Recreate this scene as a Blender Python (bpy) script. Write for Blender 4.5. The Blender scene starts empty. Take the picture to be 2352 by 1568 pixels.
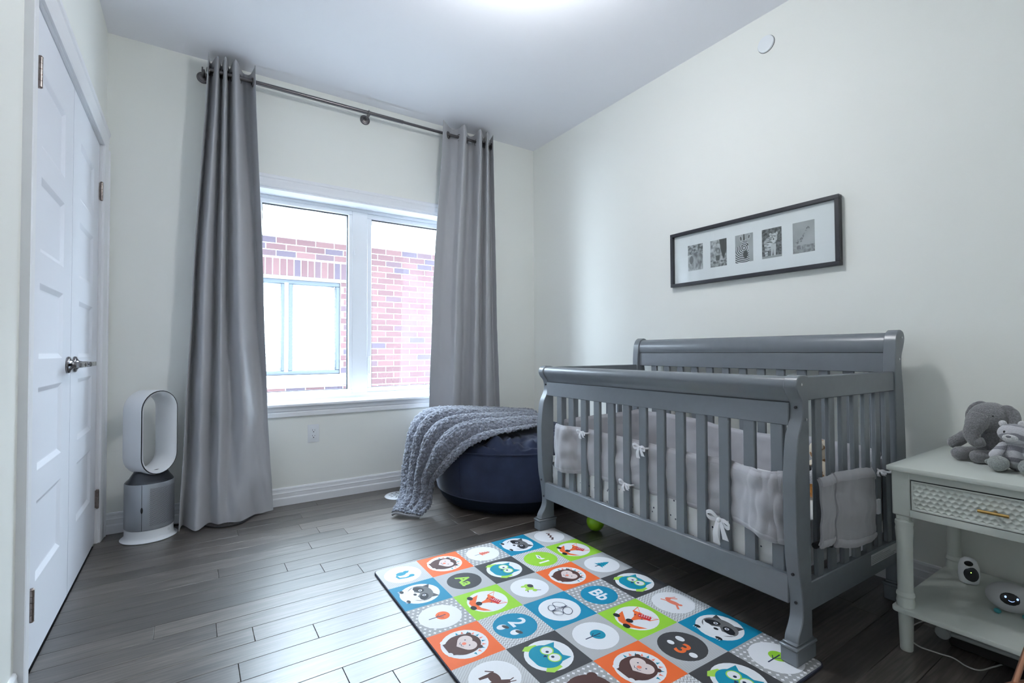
import bpy, bmesh, math, random
from mathutils import Vector, Matrix, noise
from math import sin, cos, pi, radians, sqrt, atan2, hypot

random.seed(7)
S = bpy.context.scene
COL = S.collection

# ------------------------------------------------------------------ camera
H = 2.70                      # ceiling height
XL, XR, YW, YB = -0.391, 2.459, 3.362, -0.62
cam_d = bpy.data.cameras.new('camera')
cam = bpy.data.objects.new('camera', cam_d)
COL.objects.link(cam)
F = Vector((0.55249434, 0.83324953, 0.02110031))
RGT = Vector((0.83347897, -0.55253302, -0.00448007))
UPV = Vector((-0.0079256, -0.02006188, 0.99976733))
m = Matrix.Identity(4)
for i in range(3):
    m[i][0] = RGT[i]; m[i][1] = UPV[i]; m[i][2] = -F[i]
m[2][3] = 0.9615
cam.matrix_world = m
cam_d.sensor_fit = 'HORIZONTAL'
cam_d.sensor_width = 36.0
cam_d.lens = 1110.14 * 36.0 / 2352.0
cam_d.clip_start = 0.02
S.camera = cam

# ------------------------------------------------------------------ world and exposure
SKY_STRENGTH = 26.0
LAMP_STRENGTH = 68.0
LAMP_COLOR = (0.965, 0.985, 1.0)
W = bpy.data.worlds.new('sky'); S.world = W; W.use_nodes = True
bg = W.node_tree.nodes['Background']
bg.inputs[0].default_value = (0.72, 0.85, 1.0, 1)
bg.inputs[1].default_value = SKY_STRENGTH
S.view_settings.view_transform = 'Standard'
S.view_settings.look = 'None'
S.view_settings.exposure = 0.60
S.cycles.diffuse_bounces = 7
S.cycles.max_bounces = 12
S.view_settings.gamma = 1.0
S.view_settings.use_curve_mapping = False
# sky portal in the window opening (only guides the sampling of the sky)
pl = bpy.data.lights.new('window_sky_portal', 'AREA'); pl.shape = 'RECTANGLE'
pl.size = 1.42; pl.size_y = 1.34
pl.cycles.is_portal = True
po = bpy.data.objects.new('window_sky_portal', pl); COL.objects.link(po)
po.location = (0.99, YW + 0.19, 1.31); po.rotation_euler = (radians(-90), 0, 0)

# ------------------------------------------------------------------ materials
MATS = {}
def nodes_of(mt):
    nt = mt.node_tree
    return nt, nt.nodes, nt.links
def mat(name, col, rough=0.5, metal=0.0, var=0.0, vscale=8.0, bump=0.0, bscale=60.0, spec=0.5,
        emis=None, estr=0.0, stretch=(1, 1, 1), sheen=0.0, objvar=0.0, coat=0.0):
    if name in MATS: return MATS[name]
    mt = bpy.data.materials.new(name); mt.use_nodes = True
    nt, N, L = nodes_of(mt)
    b = N['Principled BSDF']
    b.inputs['Base Color'].default_value = (*col, 1)
    b.inputs['Roughness'].default_value = rough
    b.inputs['Metallic'].default_value = metal
    b.inputs['Specular IOR Level'].default_value = spec
    b.inputs['Sheen Weight'].default_value = sheen
    b.inputs['Coat Weight'].default_value = coat
    if emis:
        b.inputs['Emission Color'].default_value = (*emis, 1); b.inputs['Emission Strength'].default_value = estr
    if var or bump:
        tc = N.new('ShaderNodeTexCoord'); mp = N.new('ShaderNodeMapping'); mp.inputs['Scale'].default_value = stretch
        L.new(tc.outputs['Object'], mp.inputs['Vector'])
    if var:
        n = N.new('ShaderNodeTexNoise'); n.inputs['Scale'].default_value = vscale; n.inputs['Detail'].default_value = 4
        L.new(mp.outputs[0], n.inputs['Vector'])
        r = N.new('ShaderNodeMapRange'); r.inputs[3].default_value = 1 - var; r.inputs[4].default_value = 1 + var
        r.inputs[1].default_value = 0.25; r.inputs[2].default_value = 0.75
        L.new(n.outputs[0], r.inputs[0])
        mx = N.new('ShaderNodeVectorMath'); mx.operation = 'SCALE'
        mx.inputs[0].default_value = col
        L.new(r.outputs[0], mx.inputs['Scale']); L.new(mx.outputs[0], b.inputs['Base Color'])
    if bump:
        n2 = N.new('ShaderNodeTexNoise'); n2.inputs['Scale'].default_value = bscale; n2.inputs['Detail'].default_value = 3
        L.new(mp.outputs[0], n2.inputs['Vector'])
        bp = N.new('ShaderNodeBump'); bp.inputs['Strength'].default_value = bump; bp.inputs['Distance'].default_value = 0.004
        L.new(n2.outputs[0], bp.inputs['Height']); L.new(bp.outputs[0], b.inputs['Normal'])
    MATS[name] = mt
    return mt

wall_m = mat('wall_paint', (0.85, 0.86, 0.825), 0.85, bump=0.04, bscale=220, spec=0.25)
ceil_m = mat('ceiling_paint', (0.90, 0.905, 0.955), 0.95, bump=0.05, bscale=300, spec=0.1)
trim_m = mat('white_trim_paint', (0.83, 0.84, 0.87), 0.42, spec=0.4)
door_m = mat('white_door_paint', (0.80, 0.82, 0.88), 0.45, bump=0.02, bscale=120, spec=0.4)
vinyl_m = mat('white_vinyl', (0.84, 0.86, 0.90), 0.4)
crib_m = mat('grey_crib_paint', (0.168, 0.186, 0.207), 0.27, var=0.03, vscale=30, bump=0.015, bscale=300, spec=0.5)
seam_m = mat('dark_seam', (0.03, 0.035, 0.04), 0.8)
hole_m = mat('bolt_hole', (0.015, 0.016, 0.02), 0.6)
screw_m = mat('bright_screw', (0.6, 0.62, 0.63), 0.3, metal=1)
chrome_m = mat('dark_chrome', (0.28, 0.27, 0.28), 0.14, metal=1)
hinge_m = mat('worn_nickel', (0.33, 0.28, 0.26), 0.32, metal=1, var=0.3, vscale=60)
rod_m = mat('brushed_dark_nickel', (0.17, 0.16, 0.165), 0.28, metal=1)
curtain_m = mat('grey_curtain_cloth', (0.43, 0.435, 0.46), 0.72, bump=0.05, bscale=900, sheen=0.25, spec=0.25, stretch=(1, 1, 3))
bumper_m = mat('pale_grey_mesh_fabric', (0.37, 0.365, 0.39), 0.9, bump=0.25, bscale=700, sheen=0.3, spec=0.1)
bumpertrim_m = mat('pale_grey_binding', (0.43, 0.425, 0.455), 0.85, bump=0.12, bscale=500, sheen=0.2, spec=0.1)
ribbon_m = mat('light_grey_ribbon', (0.70, 0.70, 0.73), 0.8, spec=0.1)
blackstrap_m = mat('black_strap', (0.012, 0.014, 0.018), 0.8)
bag_m = mat('navy_cotton', (0.020, 0.029, 0.066), 0.75, var=0.25, vscale=9, bump=0.15, bscale=500, sheen=0.25, spec=0.2)
bagbase_m = mat('dark_navy_base', (0.009, 0.014, 0.026), 0.85, bump=0.1, bscale=400, spec=0.1)
blanket_m = mat('grey_sherpa', (0.165, 0.178, 0.22), 0.95, var=0.5, vscale=70, bump=0.9, bscale=160, sheen=0.5, spec=0.05)
blanketback_m = mat('grey_blanket_hem', (0.20, 0.20, 0.215), 0.9, sheen=0.3)
ball_m = mat('lime_plastic', (0.30, 0.62, 0.02), 0.35)
nsw_m = mat('ivory_furniture_paint', (0.60, 0.635, 0.60), 0.42, spec=0.4)
brass_m = mat('brass', (0.48, 0.31, 0.11), 0.32, metal=1)
white_pl = mat('white_plastic', (0.80, 0.82, 0.85), 0.35)
silver_m = mat('satin_silver', (0.40, 0.425, 0.46), 0.38, metal=0.55)
darkgrey_pl = mat('dark_metallic_plastic', (0.06, 0.066, 0.078), 0.25, metal=0.6)
black_pl = mat('black_plastic', (0.012, 0.012, 0.014), 0.3)
copper_m = mat('rose_gold_tube', (0.55, 0.27, 0.17), 0.3, metal=0.75)
frame_m = mat('charcoal_frame', (0.020, 0.021, 0.028), 0.4, bump=0.03, bscale=200)
photomat_m = mat('white_mount_board', (0.88, 0.87, 0.90), 0.9)
cable_m = mat('white_cable', (0.55, 0.55, 0.53), 0.5)
teal_m = mat('teal_silicone', (0.06, 0.34, 0.37), 0.6)

def dots_mat(name, base, dot, scale, r, rough=0.8, rand=True):
    mt = bpy.data.materials.new(name); mt.use_nodes = True
    nt, N, L = nodes_of(mt); b = N['Principled BSDF']; b.inputs['Roughness'].default_value = rough
    tc = N.new('ShaderNodeTexCoord'); v = N.new('ShaderNodeTexVoronoi'); v.inputs['Scale'].default_value = scale
    v.inputs['Randomness'].default_value = 1.0 if rand else 0.0
    L.new(tc.outputs['Object'], v.inputs['Vector'])
    lt = N.new('ShaderNodeMath'); lt.operation = 'LESS_THAN'; lt.inputs[1].default_value = r
    L.new(v.outputs['Distance'], lt.inputs[0])
    mx = N.new('ShaderNodeMix'); mx.data_type = 'RGBA'
    mx.inputs[6].default_value = (*base, 1); mx.inputs[7].default_value = (*dot, 1)
    L.new(lt.outputs[0], mx.inputs[0]); L.new(mx.outputs[2], b.inputs['Base Color'])
    MATS[name] = mt
    return mt
sheet_m = dots_mat('white_sheet_dark_sprigs', (0.74, 0.75, 0.76), (0.07, 0.08, 0.12), 34.0, 0.13)
def perf_mat():
    mt = bpy.data.materials.new('perforated_silver'); mt.use_nodes = True
    nt, N, L = nodes_of(mt); b = N['Principled BSDF']; b.inputs['Roughness'].default_value = .35; b.inputs['Metallic'].default_value = .6
    tc = N.new('ShaderNodeTexCoord'); sp_ = N.new('ShaderNodeSeparateXYZ'); L.new(tc.outputs['Object'], sp_.inputs[0])
    def M(op, a, b_=None):
        n = N.new('ShaderNodeMath'); n.operation = op
        for k, q in enumerate((a, b_)):
            if q is None: continue
            if isinstance(q, (int, float)): n.inputs[k].default_value = q
            else: L.new(q, n.inputs[k])
        return n.outputs[0]
    u = M('MULTIPLY', M('ARCTAN2', sp_.outputs[1], sp_.outputs[0]), .108/.0056); v = M('MULTIPLY', sp_.outputs[2], 1/.0050)
    odd = M('MULTIPLY', M('MODULO', M('FLOOR', v), 2.0), .5)
    fu = M('SUBTRACT', M('FRACT', M('ADD', M('ADD', u, odd), 50.0)), .5); fv = M('SUBTRACT', M('FRACT', v), .5)
    d = M('ADD', M('MULTIPLY', fu, fu), M('MULTIPLY', fv, fv)); msk = M('LESS_THAN', d, .085)
    mx = N.new('ShaderNodeMix'); mx.data_type = 'RGBA'; mx.inputs[6].default_value = (.46, .48, .52, 1); mx.inputs[7].default_value = (.012, .015, .022, 1)
    L.new(msk, mx.inputs[0]); L.new(mx.outputs[2], b.inputs['Base Color'])
    return mt
perf_m = perf_mat()

def plush_mat(name, col, col2=None, scale=14.0):
    mt = mat(name, col, 0.95, var=0.28, vscale=220, bump=0.8, bscale=260, sheen=0.5, spec=0.05)
    if col2:
        nt, N, L = nodes_of(mt); b = N['Principled BSDF']
        tc = N.new('ShaderNodeTexCoord'); w = N.new('ShaderNodeTexWave'); w.inputs['Scale'].default_value = scale
        w.inputs['Distortion'].default_value = 6.0; w.bands_direction = 'Z'
        L.new(tc.outputs['Object'], w.inputs['Vector'])
        cr = N.new('ShaderNodeValToRGB'); cr.color_ramp.elements[0].position = 0.30; cr.color_ramp.elements[1].position = 0.40
        cr.color_ramp.elements[0].color = (*col2, 1); cr.color_ramp.elements[1].color = (*col, 1)
        L.new(w.outputs[0], cr.inputs[0]); L.new(cr.outputs[0], b.inputs['Base Color'])
    return mt

def floor_mat():
    mt = bpy.data.materials.new('grey_brown_oak'); mt.use_nodes = True
    nt, N, L = nodes_of(mt); b = N['Principled BSDF']
    tc = N.new('ShaderNodeTexCoord'); oi = N.new('ShaderNodeObjectInfo')
    off = N.new('ShaderNodeVectorMath'); off.operation = 'SCALE'; off.inputs['Scale'].default_value = 40
    cmb = N.new('ShaderNodeCombineXYZ'); L.new(oi.outputs['Random'], cmb.inputs[0]); L.new(oi.outputs['Random'], cmb.inputs[1])
    L.new(cmb.outputs[0], off.inputs[0])
    add = N.new('ShaderNodeVectorMath'); add.operation = 'ADD'
    L.new(tc.outputs['Object'], add.inputs[0]); L.new(off.outputs[0], add.inputs[1])
    mp = N.new('ShaderNodeMapping'); mp.inputs['Scale'].default_value = (2.2, 26, 1); L.new(add.outputs[0], mp.inputs[0])
    n = N.new('ShaderNodeTexNoise'); n.inputs['Scale'].default_value = 1.6; n.inputs['Detail'].default_value = 7; n.inputs['Distortion'].default_value = 1.2
    L.new(mp.outputs[0], n.inputs['Vector'])
    mp2 = N.new('ShaderNodeMapping'); mp2.inputs['Scale'].default_value = (9, 160, 1); L.new(add.outputs[0], mp2.inputs[0])
    n2 = N.new('ShaderNodeTexNoise'); n2.inputs['Scale'].default_value = 1.0; n2.inputs['Detail'].default_value = 4
    L.new(mp2.outputs[0], n2.inputs['Vector'])
    mp3 = N.new('ShaderNodeMapping'); mp3.inputs['Scale'].default_value = (1.5, 9, 1); L.new(add.outputs[0], mp3.inputs[0])
    w = N.new('ShaderNodeTexWave'); w.wave_type = 'RINGS'; w.inputs['Scale'].default_value = 2.2; w.inputs['Distortion'].default_value = 5
    w.inputs['Detail'].default_value = 3; w.inputs['Detail Scale'].default_value = 1.5
    L.new(mp3.outputs[0], w.inputs['Vector'])
    cr = N.new('ShaderNodeValToRGB')
    cr.color_ramp.elements[0].position = 0.22; cr.color_ramp.elements[0].color = (0.036, 0.029, 0.025, 1)
    cr.color_ramp.elements[1].position = 0.75; cr.color_ramp.elements[1].color = (0.142, 0.120, 0.106, 1)
    L.new(n.outputs[0], cr.inputs[0])
    m1 = N.new('ShaderNodeMix'); m1.data_type = 'RGBA'; m1.blend_type = 'MULTIPLY'; m1.inputs[0].default_value = 0.55
    r2 = N.new('ShaderNodeMapRange'); r2.inputs[1].default_value = .3; r2.inputs[2].default_value = .7; r2.inputs[3].default_value = .45; r2.inputs[4].default_value = 1.25
    L.new(n2.outputs[0], r2.inputs[0]); L.new(cr.outputs[0], m1.inputs[6]); L.new(r2.outputs[0], m1.inputs[7])
    m3 = N.new('ShaderNodeMix'); m3.data_type = 'RGBA'; m3.blend_type = 'MULTIPLY'; m3.inputs[0].default_value = 0.35
    r4 = N.new('ShaderNodeMapRange'); r4.inputs[1].default_value = 0; r4.inputs[2].default_value = .35; r4.inputs[3].default_value = .45; r4.inputs[4].default_value = 1.05
    L.new(w.outputs[0], r4.inputs[0]); L.new(m1.outputs[2], m3.inputs[6]); L.new(r4.outputs[0], m3.inputs[7])
    m2 = N.new('ShaderNodeVectorMath'); m2.operation = 'SCALE'
    r3 = N.new('ShaderNodeMapRange'); r3.inputs[3].default_value = 0.58; r3.inputs[4].default_value = 1.42
    L.new(oi.outputs['Random'], r3.inputs[0]); L.new(m3.outputs[2], m2.inputs[0]); L.new(r3.outputs[0], m2.inputs['Scale'])
    L.new(m2.outputs[0], b.inputs['Base Color'])
    b.inputs['Roughness'].default_value = 0.38
    b.inputs['Specular IOR Level'].default_value = 0.75
    b.inputs['Coat Weight'].default_value = 0.5
    b.inputs['Coat Roughness'].default_value = 0.32
    bp = N.new('ShaderNodeBump'); bp.inputs['Strength'].default_value = 0.12; bp.inputs['Distance'].default_value = 0.002
    L.new(n2.outputs[0], bp.inputs['Height']); L.new(bp.outputs[0], b.inputs['Normal'])
    return mt
floor_m = floor_mat()

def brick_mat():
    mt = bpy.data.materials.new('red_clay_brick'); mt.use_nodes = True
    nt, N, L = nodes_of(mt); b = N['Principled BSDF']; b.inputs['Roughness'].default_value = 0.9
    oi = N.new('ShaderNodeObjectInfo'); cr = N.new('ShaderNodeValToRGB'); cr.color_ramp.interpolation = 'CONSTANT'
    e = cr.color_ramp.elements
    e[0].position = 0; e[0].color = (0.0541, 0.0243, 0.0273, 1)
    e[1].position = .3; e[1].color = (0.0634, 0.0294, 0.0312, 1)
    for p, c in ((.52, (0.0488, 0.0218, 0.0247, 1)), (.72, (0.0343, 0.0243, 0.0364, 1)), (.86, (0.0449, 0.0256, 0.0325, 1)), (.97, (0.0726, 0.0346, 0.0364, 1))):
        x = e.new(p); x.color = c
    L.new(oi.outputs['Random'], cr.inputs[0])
    tc = N.new('ShaderNodeTexCoord'); n = N.new('ShaderNodeTexNoise'); n.inputs['Scale'].default_value = 30; n.inputs['Detail'].default_value = 5
    ad = N.new('ShaderNodeVectorMath'); ad.operation = 'ADD'; L.new(tc.outputs['Object'], ad.inputs[0]); L.new(oi.outputs['Location'], ad.inputs[1])
    L.new(ad.outputs[0], n.inputs['Vector'])
    r = N.new('ShaderNodeMapRange'); r.inputs[1].default_value = .3; r.inputs[2].default_value = .7; r.inputs[3].default_value = .8; r.inputs[4].default_value = 1.25
    L.new(n.outputs[0], r.inputs[0])
    s = N.new('ShaderNodeVectorMath'); s.operation = 'SCALE'; L.new(cr.outputs[0], s.inputs[0]); L.new(r.outputs[0], s.inputs['Scale'])
    L.new(s.outputs[0], b.inputs['Base Color'])
    bp = N.new('ShaderNodeBump'); bp.inputs['Strength'].default_value = .5; bp.inputs['Distance'].default_value = .004
    L.new(n.outputs[0], bp.inputs['Height']); L.new(bp.outputs[0], b.inputs['Normal'])
    return mt
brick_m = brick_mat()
mortar_m = mat('pale_mortar', (0.24, 0.235, 0.235), 0.95, bump=0.3, bscale=200)
stone_m = mat('pale_sill_stone', (0.75, 0.72, 0.68), 0.9)
soffit_m = mat('white_soffit_metal', (0.85, 0.85, 0.85), 0.6)
nframe_m = mat('slate_blue_window_frame', (0.028, 0.036, 0.05), 0.5)
nblind_m = mat('white_roller_blind', (0.80, 0.82, 0.82), 0.8)

def glass_mat(name, refl=0.06, tint=(0.97, 0.99, 0.985)):
    mt = bpy.data.materials.new(name); mt.use_nodes = True
    nt, N, L = nodes_of(mt); N.clear()
    o = N.new('ShaderNodeOutputMaterial'); t = N.new('ShaderNodeBsdfTransparent'); g = N.new('ShaderNodeBsdfGlossy')
    t.inputs[0].default_value = (*tint, 1); g.inputs['Roughness'].default_value = 0.0
    lw = N.new('ShaderNodeLayerWeight'); lw.inputs[0].default_value = 0.5
    pw_ = N.new('ShaderNodeMath'); pw_.operation = 'POWER'; pw_.inputs[1].default_value = 5.0; L.new(lw.outputs['Facing'], pw_.inputs[0])
    fr = N.new('ShaderNodeMapRange'); fr.inputs[3].default_value = 0.04; fr.inputs[4].default_value = 1.0; L.new(pw_.outputs[0], fr.inputs[0])
    mx = N.new('ShaderNodeMixShader'); L.new(fr.outputs[0], mx.inputs[0]); L.new(t.outputs[0], mx.inputs[1]); L.new(g.outputs[0], mx.inputs[2])
    L.new(mx.outputs[0], o.inputs[0])
    return mt
glass_m = glass_mat('clear_glass')

# ------------------------------------------------------------------ mesh helpers
class MB:
    def __init__(s): s.v = []; s.f = []; s.m = []
    def quad_add(s, vs, fs, mi=0):
        o = len(s.v); s.v += [Vector(p) for p in vs]
        for f in fs: s.f.append([o + i for i in f]); s.m.append(mi)
        return s
    def box(s, a, b, mi=0):
        (x0, y0, z0), (x1, y1, z1) = a, b
        vs = [(x0,y0,z0),(x1,y0,z0),(x1,y1,z0),(x0,y1,z0),(x0,y0,z1),(x1,y0,z1),(x1,y1,z1),(x0,y1,z1)]
        return s.quad_add(vs, [(3,2,1,0),(4,5,6,7),(0,1,5,4),(1,2,6,5),(2,3,7,6),(3,0,4,7)], mi)
    def prism(s, poly, axis, a, b, mi=0):
        # poly: 2D points; axis 'x': (y,z), 'y': (x,z), 'z': (x,y)
        def P(p, t):
            return {'x': (t, p[0], p[1]), 'y': (p[0], t, p[1]), 'z': (p[0], p[1], t)}[axis]
        n = len(poly)
        vs = [P(p, a) for p in poly] + [P(p, b) for p in poly]
        fs = [tuple(range(n))[::-1], tuple(range(n, 2*n))] + [(i, (i+1) % n, n + (i+1) % n, n + i) for i in range(n)]
        return s.quad_add(vs, fs, mi)
    def lathe(s, prof, c=(0,0,0), axis='z', n=32, mi=0, sx=1, sy=1):
        def P(r, h, t):
            u, w = r*cos(t)*sx, r*sin(t)*sy
            q = {'z': (u, w, h), 'x': (h, u, w), 'y': (u, h, w)}[axis]
            return (c[0]+q[0], c[1]+q[1], c[2]+q[2])
        vs = []; fs = []
        for k, (r, h) in enumerate(prof):
            for i in range(n): vs.append(P(max(r, 1e-5), h, 2*pi*i/n))
        for k in range(len(prof)-1):
            for i in range(n):
                j = (i+1) % n
                fs.append((k*n+i, k*n+j, (k+1)*n+j, (k+1)*n+i))
        if prof[0][0] > 1e-4: fs.append(tuple(range(n))[::-1])
        if prof[-1][0] > 1e-4: fs.append(tuple((len(prof)-1)*n+i for i in range(n)))
        return s.quad_add(vs, fs, mi)
    def ell(s, c, r, n=20, k=12, mi=0, rot=None):
        R = rot or Matrix.Identity(3)
        vs = [Vector(c) + R @ Vector((0,0,-r[2]))]
        for a in range(1, k):
            t = -pi/2 + pi*a/k
            for i in range(n):
                p = 2*pi*i/n
                vs.append(Vector(c) + R @ Vector((r[0]*cos(t)*cos(p), r[1]*cos(t)*sin(p), r[2]*sin(t))))
        vs.append(Vector(c) + R @ Vector((0,0,r[2])))
        fs = []
        for i in range(n): fs.append((0, 1+(i+1) % n, 1+i))
        for a in range(k-2):
            for i in range(n):
                j = (i+1) % n
                fs.append((1+a*n+i, 1+a*n+j, 1+(a+1)*n+j, 1+(a+1)*n+i))
        top = len(vs)-1; b0 = 1+(k-2)*n
        for i in range(n): fs.append((b0+i, b0+(i+1) % n, top))
        return s.quad_add(vs, fs, mi)
    def tube(s, path, r, n=10, closed=False, mi=0, cap=True):
        pts = [Vector(p) for p in path]; m_ = len(pts)
        rr = r if isinstance(r, (list, tuple)) else [r]*m_
        vs = []; fs = []
        up = None
        for i in range(m_):
            if closed: t = pts[(i+1) % m_] - pts[i-1]
            else: t = pts[min(i+1, m_-1)] - pts[max(i-1, 0)]
            t.normalize()
            if up is None:
                up = Vector((0,0,1)) if abs(t.z) < .9 else Vector((1,0,0))
            up = (up - t*up.dot(t)).normalized(); sd = t.cross(up)
            for k in range(n):
                a = 2*pi*k/n
                vs.append(pts[i] + up*(rr[i]*cos(a)) + sd*(rr[i]*sin(a)))
        for i in range(m_ if closed else m_-1):
            j = (i+1) % m_
            for k in range(n):
                l = (k+1) % n
                fs.append((i*n+k, i*n+l, j*n+l, j*n+k))
        if not closed and cap:
            fs.append(tuple(range(n))[::-1]); fs.append(tuple((m_-1)*n+k for k in range(n)))
        return s.quad_add(vs, fs, mi)
    def grid(s, fn, nu, nv, mi=0, thick=0.0):
        P = [[Vector(fn(i/nu, j/nv)) for j in range(nv+1)] for i in range(nu+1)]
        o = len(s.v)
        def idx(i, j): return i*(nv+1)+j
        vs = [P[i][j] for i in range(nu+1) for j in range(nv+1)]
        fs = [(idx(i,j), idx(i+1,j), idx(i+1,j+1), idx(i,j+1)) for i in range(nu) for j in range(nv)]
        if thick:
            nn = len(vs); back = []
            for i in range(nu+1):
                for j in range(nv+1):
                    du = P[min(i+1,nu)][j]-P[max(i-1,0)][j]; dv = P[i][min(j+1,nv)]-P[i][max(j-1,0)]
                    nr = du.cross(dv)
                    nr = nr.normalized() if nr.length > 1e-9 else Vector((0,0,1))
                    back.append(P[i][j]-nr*thick)
            vs += back
            fs += [tuple(nn+q for q in f[::-1]) for f in fs]
            for i in range(nu):
                fs.append((idx(i+1,0), idx(i,0), nn+idx(i,0), nn+idx(i+1,0)))
                fs.append((idx(i,nv), idx(i+1,nv), nn+idx(i+1,nv), nn+idx(i,nv)))
            for j in range(nv):
                fs.append((idx(0,j), idx(0,j+1), nn+idx(0,j+1), nn+idx(0,j)))
                fs.append((idx(nu,j+1), idx(nu,j), nn+idx(nu,j), nn+idx(nu,j+1)))
        return s.quad_add(vs, fs, mi)
    def move(s, d):
        d = Vector(d)
        s.v = [p + d for p in s.v]; return s
    def xf(s, M, start=0):
        s.v[start:] = [M @ p for p in s.v[start:]]; return s
    def noise(s, amp, freq, start=0, seed=0.0):
        off = Vector((seed, seed*1.7, seed*.3))
        for i in range(start, len(s.v)):
            s.v[i] = s.v[i] + noise.noise_vector(s.v[i]*freq + off)*amp
        return s
    def build(s, name, mt, parent=None, smooth=False, bevel=0.0, seg=1, ang=40, fixn=False):
        me = bpy.data.meshes.new(name)
        me.from_pydata([tuple(p) for p in s.v], [], s.f)
        ms = mt if isinstance(mt, (list, tuple)) else [mt]
        for q in ms: me.materials.append(q)
        for p, k in zip(me.polygons, s.m): p.material_index = k
        if bevel or fixn:
            bm = bmesh.new(); bm.from_mesh(me)
            if fixn: bmesh.ops.recalc_face_normals(bm, faces=bm.faces)
            if bevel:
                es = [e for e in bm.edges if len(e.link_faces) == 2 and e.calc_face_angle(0) > radians(30)]
                bmesh.ops.bevel(bm, geom=es, offset=bevel, segments=seg, affect='EDGES', profile=0.6, clamp_overlap=True)
            bm.to_mesh(me); bm.free()
        if smooth or bevel:
            me.polygons.foreach_set('use_smooth', [True]*len(me.polygons))
            me.set_sharp_from_angle(angle=radians(ang))
        me.update()
        o = bpy.data.objects.new(name, me); COL.objects.link(o)
        if parent: o.parent = parent
        return o

def tag(o, label=None, cat=None, group=None, kind=None):
    if label: o['label'] = label
    if cat: o['category'] = cat
    if group: o['group'] = group
    if kind: o['kind'] = kind
    return o
def empty(name, loc=(0,0,0), rz=0.0):
    o = bpy.data.objects.new(name, None); COL.objects.link(o)
    o.empty_display_size = 0.05
    o.location = loc; o.rotation_euler = (0, 0, rz); return o
def thing(name, label, cat, loc=(0,0,0), rz=0.0, group=None):
    return tag(empty(name, loc, rz), label, cat, group)
def struct(o): o['kind'] = 'structure'; return o
def cr_spline(pts, t):
    # Catmull-Rom through pts, t in 0..1
    n = len(pts)-1; x = min(max(t, 0), 1)*n; i = min(int(x), n-1); u = x-i
    p0, p1, p2, p3 = [Vector(pts[min(max(k, 0), n)]) for k in (i-1, i, i+1, i+2)]
    return 0.5*((2*p1) + (p2-p0)*u + (2*p0-5*p1+4*p2-p3)*u*u + (3*p1-p0-3*p2+p3)*u*u*u)
def arc(c, r, a0, a1, n):
    return [(c[0]+r*cos(a0+(a1-a0)*i/n), c[1]+r*sin(a0+(a1-a0)*i/n)) for i in range(n+1)]

# ================================================================== room shell
WT = 0.20                                     # window wall thickness
OX0, OX1, OZ0, OZ1 = 0.30, 1.72, 0.615, 2.007  # window opening
fl = struct(empty('floor', (0, 0, 0)))
MB().box((XL-.15, YB-.1, -.12), (XR+.1, YW+.02, -.014)).build('subfloor', seam_m, fl)
# planks run parallel to the window wall, 100 mm wide
known = {2.937: [.508], 2.84: [.58, 1.75], 2.747: [.70], 2.437: [.361, 1.6], 2.343: [.495], 2.243: [.635, 1.9], 2.54: [.105, 1.25],
         2.035: [.08, 1.3], 1.937: [.185], 1.837: [.366, 1.5], 1.737: [.128, 1.05], 1.437: [.514, 1.8], 2.137: [-.1, 1.02]}
y = 1.737 - 0.1*25
rows = []
while y < YW:
    rows.append((max(y, YB), min(y+.1, YW+.012), y)); y += 0.1
for y0, y1, yb in rows:
    if y1 - y0 < .01: continue
    k = [kk for kk in known if abs(kk-(yb+.1)) < .03]
    js = list(known[k[0]]) if k else []
    if not js:
        x = XL + random.uniform(.2, 1.1)
        while x < XR - .2:
            js.append(x); x += random.uniform(.7, 1.35)
    elif js[-1] < 1.2: js.append(js[-1] + random.uniform(.75, 1.1))
    xs = [XL-.01] + sorted(js) + [XR+.01]
    for a, b in zip(xs[:-1], xs[1:]):
        c = ((a+b)/2, (y0+y1)/2, 0)
        hx, hy = (b-a)/2-.0004, (y1-y0)/2-.0004
        o = MB().box((-hx, -hy, -.014), (hx, hy, 0)).build('plank', floor_m, fl, bevel=.0012)
        o.location = c

def walls():
    w = MB()
    w.box((XL-.2, YW, -.1), (OX0, YW+WT, H+.1)).box((OX1, YW, -.1), (XR+.2, YW+WT, H+.1))
    w.box((OX0, YW, -.1), (OX1, YW+WT, OZ0)).box((OX0, YW, OZ1), (OX1, YW+WT, H+.1))
    struct(w.build('wall_window', wall_m))
    struct(MB().box((XR, YB-.2, -.1), (XR+.2, YW, H+.1)).build('wall_right', wall_m))
    # closet opening in the left wall
    w = MB()
    DY0, DY1, DZ = 1.935, 3.232, 2.045
    w.box((XL-.2, YB-.2, -.1), (XL, DY0, H+.1)).box((XL-.2, DY1, -.1), (XL, YW, H+.1))
    w.box((XL-.2, DY0, DZ), (XL, DY1, H+.1)).box((XL-.2, DY0, -.1), (XL-.06, DY1, DZ))
    struct(w.build('wall_left', wall_m))
    struct(MB().box((XL, YB-.2, -.1), (XR, YB, H+.1)).build('wall_back', wall_m))
    struct(MB().box((XL-.2, YB-.2, H), (XR+.2, YW+WT, H+.1)).build('ceiling', ceil_m))
walls()

# unseen wall added above the room to keep sky light off the neighbour's bricks
struct(MB().box((-4.0, YW+.02, H+.1), (7.0, YW+WT, 3.9)).build('added_sky_blocker', mat('sky_blocker_grey', (.55, .54, .52), .9)))
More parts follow.
